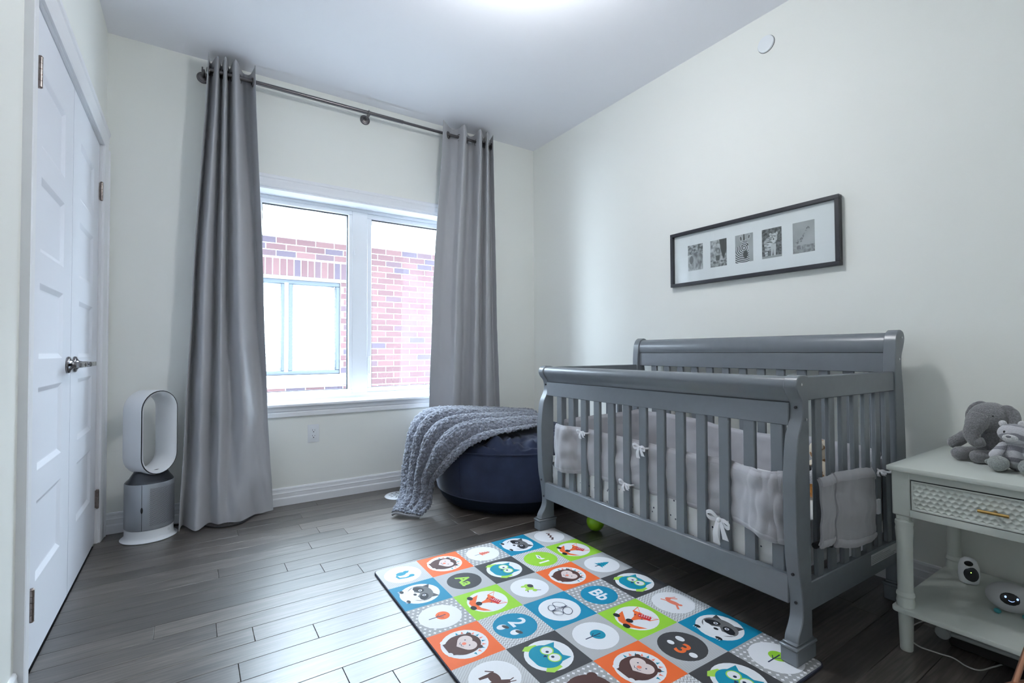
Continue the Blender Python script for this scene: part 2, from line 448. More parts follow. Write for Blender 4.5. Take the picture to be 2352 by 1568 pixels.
# baseboards
BP = [(0,0),(.016,0),(.016,.042),(.0145,.047),(.0115,.05),(.0115,.072),(.013,.076),(.010,.082),(.0085,.094),(.009,.1),(.006,.108),(0,.11)]
struct(MB().prism([(YW-d, z) for d, z in BP], 'x', XL, XR).build('baseboard_window', trim_m, fixn=True))
struct(MB().prism([(XR-d, z) for d, z in BP], 'y', YB, YW-.016).build('baseboard_right', trim_m, fixn=True))
struct(MB().prism([(XL+d, z) for d, z in BP], 'y', YB, 1.828).build('baseboard_left', trim_m, fixn=True))
o = struct(MB().prism([(XL+d, z) for d, z in BP], 'y', 3.332, YW-.016).build('baseboard_corner', trim_m, fixn=True))
struct(MB().prism([(YB+d, z) for d, z in BP], 'x', XL+.016, XR-.016).build('baseboard_back', trim_m, fixn=True))

# window casing, stool and apron
def casing_prof(w):   # (across from outer edge to inner edge, thickness)
    return [(0,0),(0,.020),(.006,.022),(.018,.020),(.024,.015),(.030,.017),(.036,.0165),(w-.018,.012),(w-.010,.012),(w,.009),(w,0)]
tr = struct(empty('trim_1', (0,0,0)))
CW = .075
MB().prism([(YW-t, OZ1+CW-a) for a, t in casing_prof(CW)], 'x', OX0-CW, OX1+CW).build('head_casing', trim_m, tr, fixn=True)
MB().prism([(OX0-CW+a, YW-t) for a, t in casing_prof(CW)], 'z', .60, OZ1).build('side_casing', trim_m, tr, fixn=True)
MB().prism([(OX1+CW-a, YW-t) for a, t in casing_prof(CW)], 'z', .60, OZ1).build('side_casing', trim_m, tr, fixn=True)
MB().prism([(YW+.13, .615), (YW-.030, .615), (YW-.036, .622), (YW-.036, .634), (YW-.030, .64), (YW+.13, .64)], 'x', OX0+.002, OX1-.002).build('sill_ledge', trim_m, tr, fixn=True)
MB().prism([(YW-.036, .615), (YW-.036, .64), (YW, .64), (YW, .615)], 'x', OX0-CW-.02, OX0+.002).build('sill_ledge_end', trim_m, tr, fixn=True)
MB().prism([(YW-.036, .615), (YW-.036, .64), (YW, .64), (YW, .615)], 'x', OX1-.002, OX1+CW+.02).build('sill_ledge_end', trim_m, tr, fixn=True)
MB().prism([(YW, .555), (YW-.014, .555), (YW-.014, .580), (YW-.011, .584), (YW-.017, .592), (YW-.020, .603), (YW-.024, .615), (YW, .615)], 'x', OX0-CW, OX1+CW).build('apron', trim_m, tr, fixn=True)
# jamb liner
j = MB()
j.box((OX0, YW, .64), (OX0+.012, YW+.14, OZ1)).box((OX1-.012, YW, .64), (OX1, YW+.14, OZ1)).box((OX0+.012, YW, OZ1-.012), (OX1-.012, YW+.14, OZ1))
j.build('jamb_liner', trim_m, tr)

# window unit: fixed light on the left, casement on the right
win = struct(empty('window_1', (1.01, YW+.16, .64)))
def wb(name, a, b, mt=vinyl_m, par=win, bev=.003):
    L0 = Vector((1.01, YW+.16, .64))
    return MB().box(a, b).move(-L0).build(name, mt, par, bevel=bev)
f0, f1 = YW+.134, YW+.195
GX0, GX1, HX0, HX1, GZ0, GZ1 = OX0+.075, .926, 1.094, OX1-.075, .702, 1.944
wb('frame_head', (OX0+.012, f0, GZ1+.028), (OX1-.012, f1, OZ1-.012))
wb('frame_sill', (OX0+.012, f0, .64), (OX1-.012, f1, GZ0-.028))
wb('frame_jamb', (OX0+.012, f0, GZ0-.028), (GX0-.026, f1, GZ1+.028))
wb('frame_jamb', (HX1+.026, f0, GZ0-.028), (OX1-.012, f1, GZ1+.028))
wb('mullion', (GX1+.026, f0-.002, GZ0-.028), (HX0-.034, f1, GZ1+.028))
# glazing beads of the fixed light
sash = MB()
L0 = Vector((1.01, YW+.16, .64))
for a, b in (((GX0-.026, f0-.004, GZ1), (GX1+.026, f1, GZ1+.028)), ((GX0-.026, f0-.004, GZ0-.028), (GX1+.026, f1, GZ0)),
             ((GX0-.026, f0-.004, GZ0), (GX0, f1, GZ1)), ((GX1, f0-.004, GZ0), (GX1+.026, f1, GZ1))):
    sash.box(a, b)
sash.move(-L0).build('fixed_sash', vinyl_m, win, bevel=.004)
sash = MB()
for a, b in (((HX0-.034, f0+.008, GZ1-.008), (HX1+.026, f1, GZ1+.028)), ((HX0-.034, f0+.008, GZ0-.028), (HX1+.026, f1, GZ0+.006)),
             ((HX0-.034, f0+.008, GZ0+.006), (HX0, f1, GZ1-.008)), ((HX1, f0+.008, GZ0+.006), (HX1+.026, f1, GZ1-.008))):
    sash.box(a, b)
sash.move(-L0).build('casement_sash', vinyl_m, win, bevel=.004)
gk = MB()
for gx0, gx1, gz0, gz1 in ((GX0, GX1, GZ0, GZ1), (HX0, HX1, GZ0+.006, GZ1-.008)):
    g = .005
    gk.box((gx0, YW+.152, gz1-g), (gx1, YW+.175, gz1)).box((gx0, YW+.152, gz0), (gx1, YW+.175, gz0+g*.6))
    gk.box((gx0, YW+.152, gz0), (gx0+g, YW+.175, gz1)).box((gx1-g, YW+.152, gz0), (gx1, YW+.175, gz1))
gk.move(-L0).build('gasket', seam_m, win)
wb('pane', (GX0, YW+.160, GZ0), (GX1, YW+.164, GZ1), glass_m, win, 0)
wb('pane', (HX0, YW+.160, GZ0+.006), (HX1, YW+.164, GZ1-.008), glass_m, win, 0)
# casement latch
lt = MB()
lt.box((1.060, f0-.010, .80), (1.082, f0+.010, .93)).box((1.066, f0-.024, .81), (1.078, f0-.008, .835)).box((1.066, f0-.026, .81), (1.076, f0-.018, .92))
lt.move(-L0).build('latch_handle', vinyl_m, win, bevel=.003)
MB().box((.962, f0-.012, 1.66), (.972, f0, 1.70)).move(-L0).build('latch_keeper', vinyl_m, win, bevel=.002)

# ================================================================== neighbouring house seen through the window
NY = 6.10
nb = thing('neighbour_house', 'red brick house wall with white soffit seen through the window', 'building', (1.5, NY, -.6))
NO = Vector((1.5, NY, -.6))
NWX0, NWX1, NWZ0, NWZ1 = -.10, 1.52, .70, 1.815     # its window opening
BW, BHT = .215, .0757
ZT = 2.295
wl = MB()
wl.box((-3.5, NY+.003, -.6), (NWX0, NY+.25, ZT+.2)).box((NWX1, NY+.003, -.6), (6.5, NY+.25, ZT+.2))
wl.box((NWX0, NY+.003, -.6), (NWX1, NY+.25, NWZ0)).box((NWX0, NY+.003, NWZ1), (NWX1, NY+.25, ZT+.2))
wl.move(-NO).build('mortar_wall', mortar_m, nb)
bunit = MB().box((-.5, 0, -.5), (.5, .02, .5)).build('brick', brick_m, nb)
bme = bunit.data
rest = MB(); cells = []
nrow = int((ZT+.6)/BHT)+1
for r in range(nrow):
    z1 = ZT - r*BHT; z0 = z1 - BHT
    x = -3.5 + (BW/2 if r % 2 else 0)
    while x < 6.5:
        a, b = x, x+BW; x += BW
        if z1 < -.5: continue
        if z1 > 1.86 and z0 < 2.05 and b > NWX0-.12 and a < NWX1+.12:     # soldier course over the window
            if a < NWX0-.12 and NWX0-.12-a > .05: b = NWX0-.12
            elif b > NWX1+.12 and b-NWX1-.12 > .05: a = NWX1+.12
            else: continue
        if z1 > NWZ0-.12 and z0 < 1.86 and b > NWX0 and a < NWX1:
            if a < NWX0 - .05: b = NWX0
            elif b > NWX1 + .05: a = NWX1
            else: continue
        cells.append(((a+b)/2, (z0+z1)/2, b-a-.011, BHT-.011))
xq = NWX0-.12
while xq < NWX1+.11:
    cells.append((xq+.038, 1.953, .064, .192)); xq += .0757
def seen(c): return .45 < c[0] < 3.0 and .45 < c[1] < 2.32
vis = [c for c in cells if seen(c)]; vis.sort(key=lambda c: abs(c[0]-1.7)); keep = set(map(tuple, vis[:298]))
first = True
for c in cells:
    if tuple(c) in keep:
        if first: o = bunit; first = False
        else:
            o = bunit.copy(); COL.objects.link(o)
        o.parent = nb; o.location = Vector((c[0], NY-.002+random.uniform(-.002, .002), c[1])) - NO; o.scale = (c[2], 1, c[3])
    else:
        rest.box((c[0]-c[2]/2, NY, c[1]-c[3]/2), (c[0]+c[2]/2, NY+.02, c[1]+c[3]/2))
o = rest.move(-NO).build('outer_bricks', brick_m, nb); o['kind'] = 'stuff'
nw = MB()
fy = NY+.05
for a, b in (((NWX0, NWZ1-.05), (NWX1, NWZ1)), ((NWX0, NWZ0), (NWX1, NWZ0+.05)), ((NWX0, NWZ0+.05), (NWX0+.05, NWZ1-.05)),
             ((NWX1-.05, NWZ0+.05), (NWX1, NWZ1-.05)), ((.86, NWZ0+.05), (.895, NWZ1-.05)), ((.935, NWZ0+.05), (.985, NWZ1-.05))):
    nw.box((a[0], fy-.03, a[1]), (b[0], fy+.05, b[1]))
nwf = nw.move(-NO).build('window', nframe_m, nb, bevel=.006)
MB().box((.895, fy-.035, NWZ0+.04), (.935, fy+.04, NWZ1-.04)).move(-NO).build('mullion', soffit_m, nwf)
MB().box((NWX0+.05, fy+.02, NWZ0+.05), (.86, fy+.026, NWZ1-.05)).move(-NO).build('pane', glass_m, nwf)
MB().box((.985, fy+.02, NWZ0+.05), (NWX1-.05, fy+.026, NWZ1-.05)).move(-NO).build('pane', glass_m, nwf)
bl = MB()
for k in range(24):
    z = NWZ0+.05+k*.0445
    bl.box((NWX0+.05, fy+.06, z), (NWX1-.05, fy+.064, z+.040))
bl.move(-NO).build('blind', nblind_m, nwf)
MB().box((NWX0-.06, NY-.05, NWZ0-.13), (NWX1+.06, NY+.1, NWZ0)).move(-NO).build('stone_sill', stone_m, nb, bevel=.006)
MB().box((NWX0-.12, NY-.012, 1.818), (NWX1+.10, NY+.05, 1.85)).move(-NO).build('steel_lintel', mat('rusty_lintel', (.10, .075, .06), .8), nb)
MB().box((-3.5, NY-.03, ZT), (6.5, NY+.1, ZT+.16)).move(-NO).build('frieze_board', soffit_m, nb, bevel=.004)
MB().box((-3.5, NY-.42, ZT+.16), (6.5, NY+.25, ZT+.19)).move(-NO).build('soffit', soffit_m, nb)
MB().prism([(NY-.56, ZT+.17), (NY-.42, ZT+.17), (NY-.42, ZT+.33), (NY-.54, ZT+.33), (NY-.58, ZT+.26)], 'x', -3.5, 6.5).move(-NO).build('gutter', soffit_m, nb)
MB().prism([(NY-.45, ZT+.33), (NY-.45, ZT+.36), (NY+3, ZT+2.0), (NY+3, ZT+1.97)], 'x', -3.5, 6.5).move(-NO).build('roof', mat('grey_shingle_roof', (.12, .115, .11), .95, var=.2, vscale=12), nb)
struct(MB().box((-6, YW+WT+.01, -.7), (9, 12, -.6)).build('ground', mat('gravel_path', (.22, .22, .21), .95, var=.25, vscale=40)))

# ================================================================== closet doors
DX = -.402
def leaf(name, y0, label):
    y1 = y0 + .633
    d = struct(empty(name, (DX, y0, 0.010)))
    ZH = 2.025
    pz = [(1.865, 1.62), (1.525, 1.285), (1.186, .945), (.855, .595), (.50, .25)]
    pz = [(a-.01, b-.01) for a, b in pz]
    py0, py1 = .152, .489
    fr = MB()
    fr.box((-.035, 0, 0), (0, py0, ZH)).box((-.035, py1, 0), (0, .633, ZH))
    zz = [ZH] + [q for p in pz for q in p] + [0]
    for k in range(0, len(zz), 2): fr.box((-.035, py0, zz[k+1]), (0, py1, zz[k]))
    fr.build('stile_and_rail_frame', door_m, d)
    for a, b in pz:
        p = MB()
        e, dep, rs = .020, .0095, .0035
        def ring(i, x): return [(x, py0+i, b+i), (x, py1-i, b+i), (x, py1-i, a-i), (x, py0+i, a-i)]
        lv = [ring(0, 0.0), ring(.003, -.0012), ring(.017, -.0085), ring(.021, -.009)]
        vs = [q for r_ in lv for q in r_]
        fs = [(4*k+i, 4*k+(i+1) % 4, 4*k+4+(i+1) % 4, 4*k+4+i) for k in range(len(lv)-1) for i in range(4)]
        fs.append(tuple(4*(len(lv)-1)+i for i in range(4)))
        p.quad_add(vs, fs).build('panel', door_m, d)
    return d
dl = leaf('door_1', 1.945, '')
dr = leaf('door_2', 2.584, '')
dl['label'] = 'white five-panel closet door leaf nearest the camera'; dr['label'] = 'white five-panel closet door leaf beside the window wall corner'
def hinge(par, y, z):
    h = MB()
    for k in range(5):
        h.lathe([(.0062, k*.018), (.0062, k*.018+.0168)], (0, 0, 0), n=10)
    h.lathe([(.004, -.004), (.007, -.001), (.0055, 0)], n=10); h.lathe([(.0055, .0888), (.007, .090), (.004, .094)], n=10)
    h.box((-.012, -.001, .001), (-.004, .016 if y < .3 else .001, .088))
    h.move((.020 if y < .3 else .010, y, z-.045)).build('hinge', hinge_m, par, smooth=True)
for z in (1.79, 1.0, .22):
    if z != 1.0: hinge(dl, .014, z)
for z in (1.785, .215): hinge(dr, .637, z)
def knob(par, y, lever):
    k = MB()
    k.lathe([(.0, .012), (.0, 0), (.032, 0), (.033, .004), (.031, .009), (.022, .012), (.014, .018), (.0115, .028), (.0115, .046), (0, .048)], (0, y, .908), axis='x', n=28)
    o = len(k.v)
    s_ = 1 if lever > 0 else -1
    k.prism([(.040, -.010), (.056, -.010), (.060, 0), (.056, .010), (.040, .010)], 'y', y-.012*s_, y+.012*s_)
    k.v[o:] = [Vector((p.x, p.y, p.z+.908)) for p in k.v[o:]]
    o = len(k.v)
    k.box((.044, min(y, y+.115*s_), .899), (.057, max(y, y+.115*s_), .917))
    return k.build('lever_handle', chrome_m, par, bevel=.003, seg=2)
knob(dl, .633-.060, -1); knob(dr, .060, 1)
# door casing
t2 = struct(empty('trim_2', (0, 0, 0)))
DC = .100
MB().prism([(XL+t, 1.832+a) for a, t in casing_prof(DC)], 'z', 0, 2.040).build('side_casing', trim_m, t2, fixn=True)
MB().prism([(XL+t, 3.332-a) for a, t in casing_prof(DC)], 'z', 0, 2.040).build('side_casing', trim_m, t2, fixn=True)
MB().prism([(XL+t, 2.040+DC-a) for a, t in casing_prof(DC)], 'y', 1.832, 3.332).build('head_casing', trim_m, t2, fixn=True)
jb = MB(); jb.box((XL-.06, 1.935, 0), (XL, 1.942, 2.042)).box((XL-.06, 3.224, 0), (XL, 3.232, 2.042)).box((XL-.06, 1.942, 2.0365), (XL, 3.224, 2.044))
jb.build('jamb', trim_m, t2)

# ================================================================== ceiling lamp (the room's own light)
lampo = thing('ceiling_lamp', 'semi-flush ceiling lamp with frosted glass drum in the middle of the ceiling', 'lamp', (1.10, 1.50, H))
MB().lathe([(0, -.001), (.065, -.001), (.065, -.012), (.055, -.020), (.010, -.024), (.009, -.17), (0, -.17)], n=32).build('canopy_and_stem', rod_m, lampo, smooth=True, ang=35)
lamp_glow = mat('lit_frosted_glass', (.9, .9, .9), .5, emis=LAMP_COLOR, estr=LAMP_STRENGTH)
lamp_top = mat('lit_open_top', (.9, .9, .9), .5, emis=LAMP_COLOR, estr=LAMP_STRENGTH*0.5)
MB().lathe([(.092, -.165), (.096, -.172), (.096, -.235), (.090, -.246), (.065, -.254), (0, -.258)], n=40).build('glass_drum', lamp_glow, lampo, smooth=True, ang=50)
MB().lathe([(0, -.160), (.05, -.160), (.080, -.163), (.091, -.166)], n=40).build('bulb_diffuser', lamp_top, lampo, smooth=True, ang=50, fixn=True)

# ================================================================== crib
CA = radians(1.25)
CZ = .0105
crib = thing('crib', 'grey painted sleigh crib with slatted sides along the right wall', 'crib', (1.511, .752, CZ), -CA)
LEN = 1.372
fprof = [(.020,.058),(.024,.08),(.047,.116),(.054,.155),(.046,.223),(.031,.303),(.025,.40),(.024,.50),(.025,.568),(.039,.673),(.060,.72),(.071,.752),(.066,.792),(.046,.816),(.036,.836),(.037,.853),(.047,.867),(.064,.8735),(.085,.8735)]
def smoothline(pts, n=4):
    q = [(a, b, 0) for a, b in pts]
    return [tuple(cr_spline(q, i/(n*(len(pts)-1)))[:2]) for i in range(n*(len(pts)-1)+1)]
def foot(mb, x0, x1, y0, y1, zb):
    g = .012
    mb.box((x0, y0, zb), (x1, y1, .046))
    mb.box((x0-.003, y0-.003, .046), (x1+.003, y1+.003, .056))
    mb.box((x0+.004, y0+.004, .056), (x1-.004, y1-.004, .064))
for y0 in (0.004, LEN-.046):
    p = MB().prism(smoothline(fprof)+[(.106,.870),(.106,.06)], 'y', y0, y0+.042)
    o = p.build('front_post', crib_m, crib, bevel=.0025, ang=30, fixn=True)
    p = MB(); foot(p, .006, .116, y0-.005, y0+.047, 0)
    p.build('foot', crib_m, o, bevel=.003)
    hl = MB()
    for z, x in ((.772, .0695), (.262, .037), (.172, .0525)):
        hl.lathe([(0, 0), (.0045, 0), (.0045, .004), (0, .004)], (x-.0035, y0+.021, z), axis='x', n=14)
    hl.build('bolt_hole', hole_m, o)
    ye = y0-.0006 if y0 < .5 else y0+.042
    sc = MB()
    for x, z in ((.064, .845), (.090, .735)): sc.lathe([(0, 0), (.0045, 0), (.004, .0012), (0, .0012)], (x, ye-.0006, z), axis='y', n=14)
    sc.build('screw', screw_m, o, smooth=True)
# back posts
bprof_f = [(.745,.058),(.748,.30),(.752,.60),(.757,.862),(.759,.918),(.765,.975),(.771,.997),(.783,1.017),(.800,1.028),(.815,1.030),(.835,1.024),(.847,1.007),(.846,.985),(.832,.955),(.817,.925),(.816,.88),(.821,.84),(.828,.782),(.836,.66),(.84,.5),(.83,.3),(.81,.15),(.80,.058)]
for y0 in (0.004, LEN-.046):
    o = MB().prism(smoothline(bprof_f, 3), 'y', y0, y0+.042).build('back_post', crib_m, crib, bevel=.0025, ang=30, fixn=True)
    p = MB(); foot(p, .735, .820, y0-.005, y0+.047, -.0105)
    p.build('foot', crib_m, o, bevel=.003)
    sc = MB()
    for x, z in ((.822, 1.0), (.795, .915)): sc.lathe([(0, 0), (.0045, 0), (.004, .0012), (0, .0012)], (x, (y0-.0012 if y0 < .5 else y0+.042), z), axis='y', n=14)
    sc.build('screw', screw_m, o, smooth=True)
Y0, Y1 = .044, LEN-.044
# front top rail: rolled sleigh moulding over a flat board
fr = [(.106,.868),(.064,.870),(.049,.864),(.041,.852),(.040,.838),(.048,.822),(.060,.806),(.067,.793),(.069,.788),(.106,.788)]
MB().prism(smoothline(fr[1:9], 4)+[(.088,.788),(.088,.867)], 'y', Y0, Y1).build('top_rail', crib_m, crib, smooth=True, ang=30, fixn=True)
MB().box((.062, Y0, .714), (.086, Y1, .786)).build('front_board', crib_m, crib, bevel=.002)
MB().box((.066, Y0, .786), (.085, Y1, .7885)).build('rail_joint', seam_m, crib)
MB().box((.045, Y0, .162), (.075, Y1, .250)).build('bottom_rail', crib_m, crib, bevel=.003)
# back rail
MB().prism(smoothline([(.776,.942),(.772,.965),(.775,.987),(.785,1.006),(.80,1.018),(.817,1.020),(.832,1.013),(.840,.998),(.834,.978),(.822,.95),(.818,.942)], 3), 'y', Y0, Y1).build('top_rail', crib_m, crib, smooth=True, ang=30, fixn=True)
MB().box((.776, Y0, .862), (.806, Y1, .940)).build('back_board', crib_m, crib, bevel=.002)
MB().box((.782, Y0, .940), (.804, Y1, .9425)).build('rail_joint', seam_m, crib)
MB().box((.775, Y0, .162), (.805, Y1, .250)).build('bottom_rail', crib_m, crib, bevel=.003)
for yy in (.023, LEN-.023):
    MB().box((.106, yy-.013, .793), (.765, yy+.013, .868)).build('end_top_rail', crib_m, crib, bevel=.003)
    MB().box((.106, yy-.013, .135), (.765, yy+.013, .225)).build('end_bottom_rail', crib_m, crib, bevel=.003)
def slat(a, b):
    MB().box(a, b).build('slat', crib_m, crib, bevel=.003)
for k in range(13):
    yc = .0855 + k*.0948
    slat((.064, yc-.0205, .245), (.082, yc+.0205, .718))
    slat((.783, yc-.0205, .245), (.799, yc+.0205, .866))
for k in range(7):
    xc = .190 + k*.0865
    for yy in (.023, LEN-.023):
        slat((xc-.019, yy-.008, .220), (xc+.019, yy+.008, .797))
# maker's sticker on the end rail
st = MB().box((.530, .0085, .176), (.745, .0098, .214)).build('paper_sticker', mat('grey_paper_label', (.50, .52, .53), .7), crib)
lines = MB()
for k in range(5):
    lines.box((.535, .0079, .205-k*.006), (.535+(.09 if k == 0 else random.uniform(.12, .2)), .0085, .2072-k*.006))
lines.build('printed_lines', mat('grey_print', (.30, .32, .33), .8), st)

def clocal(p):   # crib local -> world
    x, y_, z = p
    return Vector((1.511 + x*cos(CA) + y_*sin(CA), .752 - x*sin(CA) + y_*cos(CA), z + CZ))

# mattress
mt_ = thing('crib_mattress', 'white crib mattress with dark star print sheet inside the grey crib', 'mattress', tuple(clocal((.43, .686, .235))), -CA)
def rbox(hx, hy, z0, z1, r, n=5):
    # rounded slab as stacked rounded rectangles
    mb = MB(); rings = []
    prof = [(r*(1-sin(a*pi/2/n)), z0 + r*(1-cos(a*pi/2/n))) for a in range(n+1)]
    prof = [(r - r*sin(pi/2*a/n), z0 + r - r*cos(pi/2*a/n)) for a in range(n+1)] + [(r - r*cos(pi/2*a/n), z1 - r + r*sin(pi/2*a/n)) for a in range(n+1)]
    cn = 6
    for ins, z in prof:
        ring = []
        R = max(.05-ins*.5, .01); X = hx-ins-R; Y = hy-ins-R
        for q, (sx, sy) in enumerate(((1,1),(-1,1),(-1,-1),(1,-1))):
            for i in range(cn+1):
                a = pi/2*q + pi/2*i/cn
                ring.append((sx*X + R*cos(a), sy*Y + R*sin(a), z))
        rings.append(ring)
    n_ = len(rings[0])
    vs = [p for rg in rings for p in rg]
    fs = [(k*n_+i, k*n_+(i+1) % n_, (k+1)*n_+(i+1) % n_, (k+1)*n_+i) for k in range(len(rings)-1) for i in range(n_)]
    fs += [tuple(range(n_))[::-1], tuple((len(rings)-1)*n_+i for i in range(n_))]
    return mb.quad_add(vs, fs)
rbox(.335, .628, 0, .15, .03).build('padding', mat('mattress_ticking', (.72, .72, .73), .9), mt_, smooth=True, ang=60)
sh = MB()
def sheetfn(u, v):
    # sheet skirt round the perimeter with little creases
    t = u*2*((.341+.634)*2); a, b = .341, .634
    per = [2*b, 2*a, 2*b, 2*a]; q = 0; d = t
    pth = [(-a, -b, 0, 1), (-a, b, 1, 0), (a, b, 0, -1), (a, -b, -1, 0)]
    while q < 3 and d > per[q]: d -= per[q]; q += 1
    x0, y0_, dx, dy = pth[q]
    nx, ny = -dy, dx
    z = .004 + v*.149
    wv = .0035*noise.noise(Vector((t*22, v*3, 1.0))) + .004*noise.noise(Vector((t*6, v*8+t*3, 4.0)))
    return (x0+dx*d + nx*(.001+wv), y0_+dy*d + ny*(.001+wv), z)
sh.grid(sheetfn, 260, 10)
sh.grid(lambda u, v: (-.341+.682*u, -.634+1.268*v, .153 + .006*noise.noise(Vector((u*5, v*8, 2)))), 24, 40)
sh.build('fitted_sheet', sheet_m, mt_, smooth=True, ang=70)

# padded mesh bumper: path in plan (crib local x,y), z range, part of one liner
liner = thing('crib_bumper', 'pale grey padded crib bumper tied to the crib slats with bows', 'crib bumper', tuple(clocal((0, 0, 0))), -CA)
def pad(name, path, zt, zb, n=120, amp=.006, seed=1.0, thick=.012, zvar=.008, parent=liner, flip=False):
    P = [(a, b, 0) for a, b in (path[::-1] if flip else path)]
    def cen(u): return cr_spline(P, u)
    def fn(u, v, o=0.0):
        c = cen(u); t = (cen(min(u+.004, 1))-cen(max(u-.004, 0))).normalized(); nr = Vector((-t.y, t.x, 0))
        puff = max(sin(pi*v), 0)**.6 * .010
        z = zb(u) + (zt(u)-zb(u))*v + zvar*noise.noise(Vector((u*9+seed, v*.3, seed)))
        w = amp*noise.noise(Vector((u*14+seed, v*2.2, seed))) + amp*.5*noise.noise(Vector((u*31, v*5, seed*2)))
        w += .004*sin(v*pi*5)*(.5+.5*noise.noise(Vector((u*7, 3.1, seed))))
        return c + nr*(puff+w+o) + Vector((0, 0, z))
    mb = MB(); mb.grid(lambda u, v: fn(u, v), n, 18, thick=thick)
    ob = mb.build(name, bumper_m, parent, smooth=True, ang=70, fixn=True)
    for v0, v1 in ((.91, 1.03), (-.03, .08)):
        tb = MB(); tb.grid(lambda u, v: fn(u, v0+(v1-v0)*v, .0045+.003*sin(pi*v)), n, 4, thick=.006)
        tb.build('binding', bumpertrim_m, ob, smooth=True, ang=70, fixn=True)
    return ob
lin = lambda a, b: (lambda u: a + (b-a)*u)
# along the front, inside the slats, wrapping outside at the second slat and the last slat
pad('front_panel', [(.054, 1.222), (.048, 1.19), (.050, 1.14), (.075, 1.10), (.094, 1.04), (.097, .9), (.097, .7), (.097, .5), (.097, .32), (.090, .23), (.066, .17), (.047, .13), (.046, .09), (.052, .066), (.066, .054)],
    lambda u: .566 - .016*sin(pi*min(u*1.4, 1)), lambda u: .345 + .012*sin(pi*u), n=220, amp=.008, seed=3.3, flip=True)
pad('back_panel', [(.765, .06), (.762, .3), (.765, .6), (.758, .9), (.765, 1.3)], lambda u: .545+.03*u+.012*sin(u*9), lambda u: .36, n=120, amp=.010, seed=7.1)
pad('end_panel', [(.755, 1.318), (.6, 1.322), (.4, 1.325), (.2, 1.322), (.13, 1.318)], lambda u: .585-.02*u, lambda u: .37, n=60, amp=.006, seed=9.2)
pad('outer_panel', [(.118, -.010), (.15, -.014), (.19, -.012), (.205, -.006)], lambda u: .548, lambda u: .345, n=24, amp=.002, seed=2.2, thick=.006, zvar=.002, flip=True)
op = pad('outer_panel', [(.198, -.016), (.26, -.022), (.35, -.026), (.43, -.022), (.480, -.012)], lambda u: .522+.03*u+.012*sin(pi*u), lambda u: .300+.035*u-.006*sin(pi*u), n=40, amp=.002, seed=5.4, thick=.007, zvar=.003, flip=True)
MB().box((.466, -.040, .385), (.486, -.034, .435)).build('fabric_tag', ribbon_m, op)
pad('inner_panel', [(.48, .048), (.56, .052), (.65, .055), (.76, .056)], lambda u: .525-.025*u, lambda u: .30, n=40, amp=.004, seed=6.4, thick=.01, flip=True)
def bow(c, s=1.0, drop=.05, tilt=0.0):
    b = MB()
    x, y_, z = c
    n = Vector((-1, 0, 0))
    def ribbon(pts, w):
        P = [Vector(p) for p in pts]
        b.grid(lambda u, v: cr_spline(P, u) + Vector((0, 0, (v-.5)*w)) + Vector((.001*sin(v*9), 0, 0)), 16, 3, thick=.0012)
    def hang(pts, w):
        P = [Vector(p) for p in pts]
        b.grid(lambda u, v: cr_spline(P, u) + Vector((0, (v-.5)*w*(.6+.7*u), 0)), 12, 3, thick=.0012)
    b.ell((x-.008, y_, z), (.006*s, .007*s, .007*s), 10, 8)
    ribbon([(x-.008, y_, z), (x-.014, y_+.018*s, z+.012*s+tilt), (x-.012, y_+.036*s, z+.006*s+tilt), (x-.010, y_+.028*s, z-.006*s+tilt), (x-.006, y_, z)], .010*s)
    ribbon([(x-.008, y_, z), (x-.012, y_-.018*s, z+.006*s-tilt), (x-.010, y_-.032*s, z-.004*s-tilt), (x-.008, y_-.022*s, z-.010*s-tilt), (x-.006, y_, z)], .010*s)
    hang([(x-.009, y_+.003, z), (x-.013, y_+.008*s, z-drop*.5), (x-.010, y_+.006*s, z-drop)], .016*s)
    hang([(x-.009, y_-.004, z), (x-.012, y_-.014*s, z-drop*.4), (x-.010, y_-.020*s, z-drop*.75)], .014*s)
    b.tube([(x-.006, y_, z), (x-.001, y_-.026, z-.002), (x+.02, y_-.03, z-.002), (x+.035, y_-.015, z)], .004, 8)
    b.build('ribbon_bow', ribbon_m, liner, smooth=True, ang=60, fixn=True)
bow((.062, 1.035, .556), .9, .03); bow((.062, .660, .545), 1.0, .045); bow((.062, .748, .372), .9, .03, .004); bow((.060, .288, .350), 1.35, .085, .006)
bow((.62, .008, .505), .7, .02)
tie = MB()
tie.tube([(.05, 1.225, .350), (.058, 1.26, .352), (.07, 1.285, .356), (.085, 1.30, .355)], .005, 8)
tie.tube([(.048, .10, .352), (.052, .05, .344), (.07, .03, .345)], .005, 8)
tie.tube([(.118, .000, .340), (.15, -.004, .343), (.19, -.008, .330), (.205, -.010, .322)], [.010, .010, .007, .004], 8)
tie.build('black_tie', blackstrap_m, liner, smooth=True)

